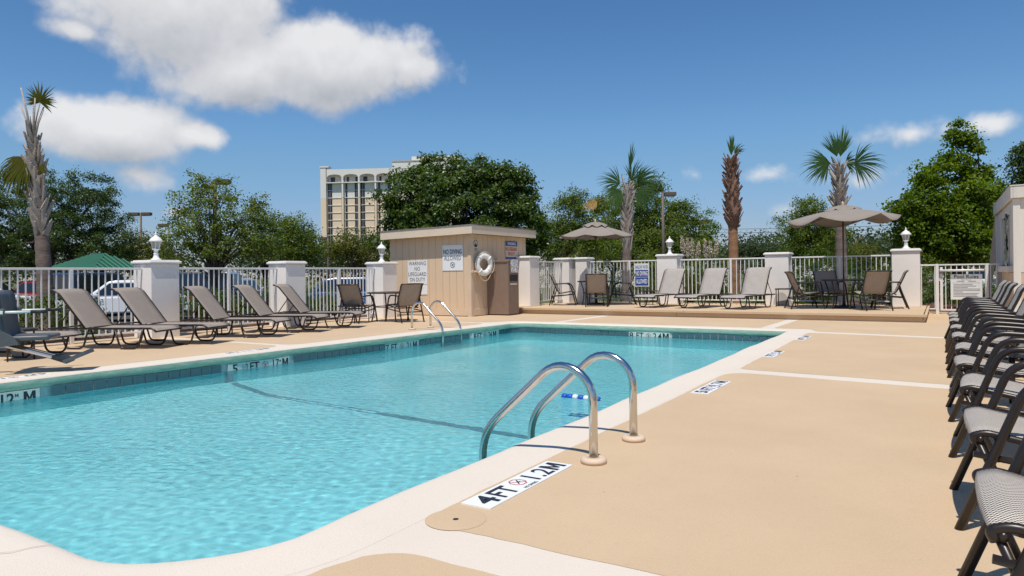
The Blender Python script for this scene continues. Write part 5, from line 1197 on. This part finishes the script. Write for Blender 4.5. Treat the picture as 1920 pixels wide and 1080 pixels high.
TG = 'trees beyond the fence'
def T(name, x0, d, bl, label, m, **k): return tree(name, foot(x0, d), [blob(*b, d, x0) for b in bl], label, m, TG, **k)
T('oak_tree', 90, 36, [(60, 425, 110, 85), (150, 392, 78, 72), (212, 440, 42, 40), (-40, 420, 100, 90), (120, 460, 130, 40), (185, 350, 30, 28), (20, 350, 50, 34)], 'dark spreading oak behind the left palm', L_OAK, n_clump=520, n_leaf=170, rc=.40, leaf=.10, trunk_r=.3, limbs=30)
T('airy_tree', 405, 27, [(400, 385, 55, 52), (365, 425, 55, 50), (455, 405, 52, 42), (385, 345, 34, 26), (335, 455, 42, 36), (430, 455, 90, 42), (350, 385, 30, 40), (478, 380, 22, 20)], 'airy light green tree with a lamp post rising through it', L_AIRY, n_clump=230, n_leaf=66, rc=.30, leaf=.095, trunk_r=.10, fork=.28, limbs=46, shell=.2, sprig=.2)
T('airy_tree', 500, 29, [(492, 420, 30, 26), (505, 408, 22, 14), (480, 450, 50, 40), (515, 430, 14, 10)], 'smaller airy tree just right of the lamp post tree', L_AIRY, n_clump=110, n_leaf=62, rc=.34, leaf=.085, trunk_r=.07, limbs=20, shell=.2, sprig=.2)
T('round_tree', 560, 32, [(560, 452, 48, 40), (556, 425, 28, 22), (540, 465, 50, 34)], 'small dark green tree left of the hotel', L_MID, n_clump=150, n_leaf=100, rc=.36, leaf=.09, trunk_r=.1, limbs=14)
T('crape_myrtle', 668, 33, [(668, 455, 48, 26), (690, 472, 40, 30), (640, 470, 30, 28)], 'yellowish small tree in front of the hotel', L_YEL, n_clump=130, n_leaf=85, rc=.38, leaf=.09, trunk_r=.07, limbs=18, shell=.2, bark=mat('pale_bark', (.30, .26, .22), .9, var=.2, vscale=8))
T('magnolia_tree', 872, 30, [(862, 392, 118, 74), (790, 372, 66, 58), (935, 378, 72, 62), (830, 322, 40, 34), (895, 322, 44, 28), (952, 338, 40, 34), (765, 415, 46, 42), (985, 432, 40, 50), (870, 450, 150, 40)], 'big dense dark magnolia tree behind the shed', L_MAG, n_clump=560, n_leaf=150, rc=.36, leaf=.15, trunk_r=.26, limbs=20, shell=.6, asp=.5)
T('background_tree', 1070, 38, [(1068, 405, 42, 36), (1040, 445, 42, 45), (1100, 435, 40, 45), (1085, 375, 26, 20)], 'light green tree behind the left umbrella', L_MID, n_clump=190, n_leaf=95, rc=.48, leaf=.11, trunk_r=.14, limbs=20, shell=.3)
T('background_tree', 1150, 42, [(1150, 405, 48, 46), (1138, 455, 80, 40), (1120, 385, 20, 18)], 'tree behind the drooping palm fronds', L_AIRY, n_clump=190, n_leaf=95, rc=.5, leaf=.115, trunk_r=.16, limbs=20, shell=.3)
T('background_tree', 1225, 36, [(1192, 388, 52, 48), (1240, 425, 66, 52), (1212, 352, 34, 22), (1290, 440, 42, 44), (1210, 465, 110, 40), (1280, 395, 26, 22)], 'broad tree mass behind the middle lamp post', L_MID, n_clump=380, n_leaf=110, rc=.44, leaf=.105, trunk_r=.2, limbs=26, shell=.4)
T('sparse_tree', 1328, 34, [(1327, 402, 17, 9), (1332, 445, 28, 20), (1338, 425, 16, 10), (1320, 470, 30, 24)], 'thin sparse tree right of the middle lamp post', L_MAPLE, n_clump=60, n_leaf=48, rc=.26, leaf=.09, trunk_r=.05, limbs=16, shell=.2, fork=.5)
T('background_tree', 1520, 30, [(1512, 415, 44, 36), (1498, 446, 40, 38), (1560, 425, 30, 38), (1540, 458, 50, 30), (1520, 385, 24, 18)], 'shrubby tree with bare twigs behind the scalloped umbrella', L_MID, n_clump=240, n_leaf=85, rc=.32, leaf=.085, trunk_r=.09, limbs=40, shell=.25, sprig=.2)
T('maple_tree', 1790, 25, [(1785, 375, 72, 74), (1806, 288, 32, 46), (1735, 405, 50, 50), (1838, 350, 34, 38), (1846, 405, 34, 55), (1748, 330, 26, 30), (1800, 452, 82, 48), (1694, 386, 28, 12), (1716, 444, 30, 30), (1700, 425, 18, 8), (1770, 430, 80, 56), (1806, 246, 16, 20)], 'tall bright green maple by the gate', L_MAPLE, n_clump=560, n_leaf=85, rc=.30, leaf=.105, trunk_r=.15, limbs=40, shell=.4, asp=.8, sprig=.16)
T('background_tree', 1880, 33, [(1858, 370, 40, 32), (1862, 410, 42, 50), (1880, 440, 50, 60), (1840, 450, 60, 50)], 'dark tree behind the maple', L_OAK, n_clump=220, n_leaf=110, rc=.4, leaf=.10, trunk_r=.18, limbs=16)
T('background_tree', 1950, 26, [(1935, 300, 32, 36), (1965, 360, 60, 70), (1955, 280, 40, 30)], 'dark tree at the right picture edge', L_OAK, n_clump=190, n_leaf=100, rc=.34, leaf=.10, trunk_r=.18, limbs=14)
T('background_tree', 1650, 56, [(1650, 478, 45, 22), (1690, 480, 40, 20), (1640, 466, 20, 12)], 'far low tree right of the scalloped umbrella pole', L_FAR, n_clump=130, n_leaf=80, rc=.6, leaf=.15, trunk_r=.12, limbs=6)
T('background_tree', 1610, 48, [(1612, 480, 30, 22), (1590, 486, 30, 20)], 'far yellowish bush tree behind the right palm', L_YEL, n_clump=90, n_leaf=80, rc=.55, leaf=.14, trunk_r=.1, limbs=6)
T('background_tree', 275, 40, [(278, 470, 34, 32), (250, 480, 36, 26), (300, 486, 30, 20)], 'olive tree behind the first lantern', L_YEL, n_clump=120, n_leaf=85, rc=.5, leaf=.12, trunk_r=.1, limbs=8)
T('background_tree', 1425, 46, [(1425, 470, 40, 24), (1400, 480, 40, 22)], 'far tree behind the palmetto', L_FAR, n_clump=100, n_leaf=80, rc=.6, leaf=.15, trunk_r=.1, limbs=6)

# far wood closing the view: reads as one mass
C = []; N = []
for k in range(520):
    a = RNG.uniform(-86, 30); d = RNG.uniform(60, 84); hh = RNG.uniform(1.6, 3.6) * (1.0 if a > -60 else .95); cx_, cy_ = d * math.sin(R(a)), d * math.cos(R(a))
    p = RNG.normal(size=(130, 3)) * np.array([1.0, 1.0, .62]) * 1.15 + np.array([cx_, cy_, max(.9, hh)]); C.append(p); N.append(RNG.normal(size=(130, 3)) + np.array([0, 0, .6]))
C = np.concatenate(C); N = np.concatenate(N); C[:, 2] = np.abs(C[:, 2]); N /= np.linalg.norm(N, axis=1, keepdims=True)
tag(leaves_mesh('distant_wood', C, N, .32, L_FAR, None), 'far dark green wood along the horizon', 'wood', kind='stuff')

# shrubs along the fences
def shrub(x, y, w, h, label, m=L_SHRUB, n=34, leafs=70, leaf=.055, flowers=False, name='shrub', rc=.16):
    r = tree(name, (x, y), [(0, 0, .06 + h * .5, w, h * .5), (w * .4, .1, .06 + h * .42, w * .6, h * .42), (-w * .4, -.1, .06 + h * .45, w * .6, h * .45)], label, m, 'shrubs behind the pool fence', n, leafs, rc, leaf, .018, .3, 8, .75, .08, shell=.35, cat='shrub')
    if flowers:
        C, N, K = crown_points([(0, 0, .06 + h * .55, w * 1.02, h * .5)], 16, 26, .11, .7, h * .3, .85); leaves_mesh('blossoms', to_world(C), to_world(N), .06, L_FLOW, r, .9)
    return r
LEFT = [(4.3, 1.0, 'at the far left edge'), (5.25, .95, 'behind the pool lift seat'), (6.15, .95, 'right of the left palm trunk'), (7.0, .95, 'behind the lounger before the lantern pillar'), (8.7, .95, 'right of the lantern pillar'), (9.55, 1.0, 'behind the middle fence post'), (10.3, .95, 'left of the bare topped pillar'), (11.6, .95, 'right of the bare topped pillar'), (12.45, .95, 'behind the low brown side table'), (13.3, .9, 'behind the left patio chair')]
for y, h, lab in LEFT: shrub(-14.25 + random.uniform(-.15, .15), y, .52, h, 'green shrub behind the left fence ' + lab)
BACK = [(-9.5, 22.6, .6, 1.1, 'left of the blue sign palm'), (-8.1, 22.8, .6, 1.15, 'behind the blue sign'), (-7.2, 24.3, .7, 1.3, 'left of the pampas grass'), (-5.0, 23.6, .6, 1.1, 'under the palmetto'), (-4.0, 23.0, .6, 1.2, 'behind the niche pillar'), (-3.2, 22.6, .55, 1.05, 'left of the right palm trunk'),
        (-1.7, 22.8, .6, 1.15, 'right of the right palm trunk'), (-.6, 24.2, .6, 1.0, 'behind the right end pillar'), (.25, 24.5, .6, .9, 'between pillar and gate post'), (1.1, 24.6, .7, .95, 'behind the pool rules board'), (-10.9, 23.2, .7, 1.3, 'behind the joined pillars'), (-12.3, 21.8, .7, 1.5, 'behind the pillar by the brown bin')]
for x, y, w, h, lab in BACK: shrub(x, y, w, h, 'green shrub behind the back fence ' + lab, L_SHRUB if h < 1.25 else L_MID)
shrub(-1.25, 22.2, .45, 1.35, 'white flowering shrub left of the right end pillar', L_SHRUB, flowers=True, name='flowering_shrub')
shrub(-3.25, 21.9, .42, 1.0, 'white flowering shrub behind the right umbrella table', L_SHRUB, flowers=True, name='flowering_shrub')
shrub(-5.95, 22.0, .4, 1.2, 'white flowering shrub behind the middle lounger', L_SHRUB, flowers=True, name='flowering_shrub')
shrub(-9.9, 26.2, .9, 2.0, 'tall shrub behind the left umbrella', L_MID, 60, 70, .07, rc=.24)
shrub(-13.2, 26.0, 1.1, 2.3, 'tall light shrub right of the shed', L_YEL, 70, 70, .07, rc=.26)
shrub(-7.9, 27.4, 1.0, 2.1, 'tall shrub left of the pampas plumes', L_MID, 60, 70, .07, rc=.26)
shrub(-3.6, 27.5, 1.2, 1.9, 'tall shrub left of the right palm', L_SHRUB, 70, 70, .07, rc=.26)
shrub(-.9, 27.5, 1.2, 1.8, 'tall shrub left of the maple foot', L_MID, 70, 70, .07, rc=.26)

# pampas grass
for i, (x, y, lab) in enumerate(((-7.1, 22.75, 'pampas grass with four cream plumes right of the lantern'), (-6.45, 23.1, 'pampas grass with thin plumes left of the orange palm'))):
    r = empty('pampas_grass', (x, y, -.05), 0, lab, 'grass', 'pampas grasses'); rnd = random.Random(i)
    mb = MB()
    for k in range(150):
        a = rnd.uniform(0, 6.28); s_ = rnd.uniform(.25, .75); h = rnd.uniform(.7, 1.5); w = .008; u = Vector((math.cos(a), math.sin(a), 0)); q = Vector((-u.y, u.x, 0)) * w
        pts = [u * .05, u * (.05 + s_ * .25) + Vector((0, 0, h * .6)), u * (.05 + s_ * .6) + Vector((0, 0, h * .95)), u * (.05 + s_) + Vector((0, 0, h * .8))]
        V = []; [V.extend([tuple(p - q * (1 - j / 3.3)), tuple(p + q * (1 - j / 3.3))]) for j, p in enumerate(pts)]; mb.add(V, [(0, 1, 3, 2), (2, 3, 5, 4), (4, 5, 7, 6)])
    tag(mb.build('blades', L_YEL, r), kind='stuff')
    for k in range(4 if i == 0 else 3):
        a = rnd.uniform(0, 6.28); off = Vector((RT.x, RT.y, 0)) * (-.22 + .16 * k + rnd.uniform(-.03, .03)) + FWv * rnd.uniform(-.1, .1); h = 1.62 + rnd.uniform(0, .22); tp = off * 1.25 + Vector((0, 0, h + .55))
        st = MB().tube([off * .3, off + Vector((0, 0, h))], .007, 5).build('stalk', M_PETIOLE, r)
        n = 420; t = RNG.uniform(0, 1, n); wd = .085 * np.sin(np.pi * np.clip(t * .92 + .06, 0, 1)) ** .8; an = RNG.uniform(0, 6.28, n); q = RNG.uniform(.2, 1, n) * wd
        b0 = np.array(off) + np.array([0, 0, h - .1]); b1 = np.array(tp); C = b0 + (b1 - b0) * t[:, None] + np.stack([np.cos(an) * q, np.sin(an) * q, 0 * q], 1); N = RNG.normal(size=(n, 3)); N[:, 2] *= .3; N /= np.linalg.norm(N, axis=1, keepdims=True)
        leaves_mesh('plume', C, N, .075, M_PLUME, st, .3)

# ================================================================== PALMS
def frond(parent, base, direc, pet, L, m, spread=150, droop=.5, n=26, w=.022, face=None, name='frond', curl=0.):
    """fan leaf: a petiole and leaflets radiating from its end"""
    d = Vector(direc).normalized(); b = Vector(base); mid = b + d * pet * .55 + Vector((0, 0, .04)); e = b + d * pet - Vector((0, 0, pet * .10 * droop))
    ax = (e - mid).normalized(); up = Vector(face).normalized() if face else (Vector((0, 0, 1)) - ax * ax.z).normalized()
    up = (up - ax * up.dot(ax)).normalized(); side = ax.cross(up); V = []; F = []
    fr = MB().tube([b, mid, e], [.022, .014, .009], 6).build(name, M_PETIOLE if m is not L_PALMD else M_BOOTB, parent, True)
    for k in range(n):
        a = R(-spread / 2 + spread * k / (n - 1)) + RNG.normal() * .06; ll = L * (1 - .28 * abs(a) / R(spread / 2)) * RNG.uniform(.72, 1.08); q = ax * math.cos(a) + side * math.sin(a); wv = q.cross(up).normalized()
        P = []; g = Vector((0, 0, -1)); cur = Vector(e); dr = q.copy(); s0 = len(V); seg = 5
        for j in range(seg + 1):
            t = j / seg; ww = w * (.35 + 1.3 * t if t < .35 else 1.0 * (1 - ((t - .35) / .65) ** 1.6) + .06) * L; V += [tuple(cur - wv * ww + up * ww * .35), tuple(cur), tuple(cur + wv * ww + up * ww * .35)]
            dr = (dr + g * droop * .34 * t * RNG.uniform(.6, 1.3) + up * curl * .1).normalized(); cur = cur + dr * (ll / seg)
        for j in range(seg): F += [(s0 + 3 * j, s0 + 3 * j + 1, s0 + 3 * j + 4, s0 + 3 * j + 3), (s0 + 3 * j + 1, s0 + 3 * j + 2, s0 + 3 * j + 5, s0 + 3 * j + 4)]
    mesh('leaflets', V, F, m, fr)
    return fr
boot_me = {}
def boots(parent, spine, z0, z1, rad, m, n, length=.26, wide=.10, flare=35):
    """the cut leaf bases criss-crossing a palm trunk, each its own piece"""
    if m.name not in boot_me:
        V = [(-.5, 0, 0), (.5, 0, 0), (.36, .10, .5), (-.36, .10, .5), (.20, .16, 1), (-.20, .16, 1), (-.5, -.12, 0), (.5, -.12, 0), (.36, -.02, .5), (-.36, -.02, .5), (.20, .08, 1.0), (-.20, .08, 1.0)]
        o = mesh('leaf_base', V, [(0, 1, 2, 3), (3, 2, 4, 5), (7, 6, 9, 8), (8, 9, 11, 10), (0, 3, 9, 6), (1, 7, 8, 2), (3, 5, 11, 9), (2, 8, 10, 4), (5, 4, 10, 11), (0, 6, 7, 1)], m); boot_me[m.name] = o.data; bpy.data.objects.remove(o)
    rnd = random.Random(n)
    for k in range(n):
        t = (k + rnd.random() * .5) / n; z = z0 + (z1 - z0) * t; a = k * 2.39996 + rnd.uniform(-.12, .12); c = spine(z); rr = rad(z) * .96
        o = share(boot_me[m.name], 'leaf_base', parent); s_ = 1 - .25 * t
        o.location = (c[0] + rr * math.cos(a), c[1] + rr * math.sin(a), z); o.rotation_euler = (R(-rnd.uniform(6, flare) * .35), rnd.choice((-1, 1)) * rnd.uniform(.12, .5), a - math.pi / 2); o.scale = (wide * rnd.uniform(.8, 1.2) * s_, .32 * rnd.uniform(.6, 1.2), length * rnd.uniform(.7, 1.2))
def palm(x, y, h, r0, r1, lean, bark, label, zb0, zb1, boot_m, nb, grow=1., **k):
    p = empty('palm_tree', (x, y, -.06), 0, label, 'palm tree', 'palmetto palms round the pool deck')
    spine = lambda z: (lean[0] * (z / h) ** 1.5, lean[1] * (z / h) ** 1.5); rad = lambda z: (r0 * 1.25 if z < .15 else r0 + (r1 - r0) * (z / h)) * (1 + .035 * math.sin(z * 21) + .02 * math.sin(z * 53))
    n = int(h / .07); MB().tube([(*spine(h * i / n), h * i / n) for i in range(n + 1)], [rad(h * i / n) for i in range(n + 1)], 18).build('trunk', bark, p, True)
    boots(p, spine, zb0, zb1, lambda z: rad(z) * grow, boot_m, nb, **k)
    c = spine(h); return p, Vector((c[0], c[1], h))
rt, fw_ = Vector(RT), Vector(FWv); Zv = Vector((0, 0, 1))
# left palm, mostly stripped
P, top = palm(-16.0, 7.28, 4.15, .172, .088, (-.23, -.12), M_PALMTR, 'stripped palm with one big drooping yellowing frond on the left', 2.1, 4.12, M_BOOT, 84, length=.36, wide=.12, flare=22)
for dx, dw, l in ((-.42, .1, .75), (-.16, -.1, 1.05), (-.06, .15, .95), (.10, -.05, .85), (.30, .1, .62), (-.26, .2, .5), (.2, .2, .7)):
    e = top + rt * dx * l * 1.0 + fw_ * dw * l + Zv * l; MB().tube([top - Zv * .15, top.lerp(e, .5) + Zv * .02, e], [.03, .02, .014], 6).build('cut_petiole', M_BOOT, P, True)
frond(P, top, rt * .20 + Zv, .82, .48, L_PALMY, 230, .5, 34, .035, face=-fw_)
frond(P, top - Zv * .42, -rt * .55 + Zv * .25 - fw_ * .3, .10, 1.0, L_PALMY, 120, 2.2, 34, .026, face=-fw_ * .9 + Zv * .3)
frond(P, top - Zv * .42, -rt * .6 + Zv * .1 + fw_ * .2, .10, .95, L_PALMY, 100, 2.4, 26, .026, face=-fw_ * .9 + Zv * .3)
frond(P, top - Zv * .38, rt * .6 - fw_ * .2 - Zv * .5, .2, .42, L_PALMY, 90, 1.4, 14, .03, face=-fw_)
# palm with drooping green fronds
P, top = palm(-8.87, 21.56, 4.0, .175, .115, (.10, 0), M_PALMTR, 'palm with drooping green fronds behind the blue sign', 1.9, 3.98, M_BOOT, 76, length=.36, wide=.10, flare=18)
for d, pet, L, dr, sp, fc in ((rt * .75 + Zv * .75, .42, .95, 1.0, 130, -fw_), (rt * .9 + Zv * .1 - fw_ * .2, .30, .95, 1.5, 120, -fw_), (-rt * .7 + Zv * .7, .38, .85, 1.0, 130, -fw_), (-rt * .9 + Zv * .0 - fw_ * .3, .25, .95, 1.4, 120, -fw_), (rt * .25 + Zv * .9 - fw_ * .1, .35, .8, .8, 100, -fw_)):
    frond(P, top - Zv * .1, d, pet, L, L_PALM, sp, dr, 40, .0155, face=fc)
frond(P, top, rt * .10 + Zv, .6, .95, L_PALM, 22, .05, 9, .016, face=-fw_)
frond(P, top - Zv * .45, -rt * 1.0 + Zv * .12, 1.05, .62, L_PALMD, 130, 1.3, 26, .042, face=-fw_ * .6 + Zv)
# orange trunked palm
P, top = palm(-5.71, 22.92, 4.75, .178, .12, (-.05, 0), M_PALMOR, 'orange trunked palm with a single upright tuft', 2.65, 4.8, M_BOOTB, 130, grow=1.22, length=.30, wide=.11, flare=80)
MB().tube([(0, 0, 2.6), (0, 0, 3.1), (-.02, 0, 3.9), (-.05, 0, 4.75)], [.17, .195, .17, .10], 16).build('fibre_sheath', M_BOOTB, P, True)
frond(P, top - Zv * .05, Zv + rt * .02, .25, .72, L_PALM, 34, .02, 14, .03, face=-fw_)
frond(P, top, Zv * .9 + rt * .35, .30, .48, L_PALM, 70, 1.1, 14, .028, face=-fw_)
# palm behind the scalloped umbrella
P, top = palm(-2.63, 23.64, 4.35, .20, .11, (-.02, 0), M_PALMTR, 'palm with three spread fan fronds behind the scalloped umbrella', 2.7, 4.3, M_BOOT, 58, length=.42, wide=.105, flare=70)
for d, pet, L, dr, sp, fc in ((-rt * .9 + Zv * .35, .36, .98, 1.05, 140, -fw_), (rt * 1.0 + Zv * .38, .50, 1.12, .95, 150, -fw_), (rt * .10 + Zv * 1.0, .35, .98, .10, 62, -fw_), (-rt * .22 + Zv, .36, .85, .2, 70, -fw_), (-rt * .75 + Zv * .55 + fw_ * .3, .3, .75, 1.0, 110, -fw_), (rt * .75 + Zv * .6 + fw_ * .3, .3, .75, 1.0, 110, -fw_)):
    frond(P, top, d, pet, L, L_PALM, sp, dr, 42, .0155, face=fc)
# low palmetto
pm = empty('palmetto', (-5.25, 24.97, -.06), 0, 'low spiky grey green palmetto right of the orange palm', 'palmetto')
MB().tube([(0, 0, 0), (0, 0, .95)], [.22, .2], 12).build('trunk', M_PALMTR, pm, True)
for k in range(15):
    a = k * 2.4; el = .25 + .75 * ((k * 7) % 15) / 15; d = (rt * math.cos(a) + fw_ * math.sin(a)) * math.cos(el) + Zv * math.sin(el)
    frond(pm, Vector((0, 0, .95)), d, .62, .62, leaf_mat('grey_green_palmetto', (.075, .105, .07), (.13, .165, .105), (.2, .24, .16), trans=.25, gloss=.9), 150, .55, 22, .02)
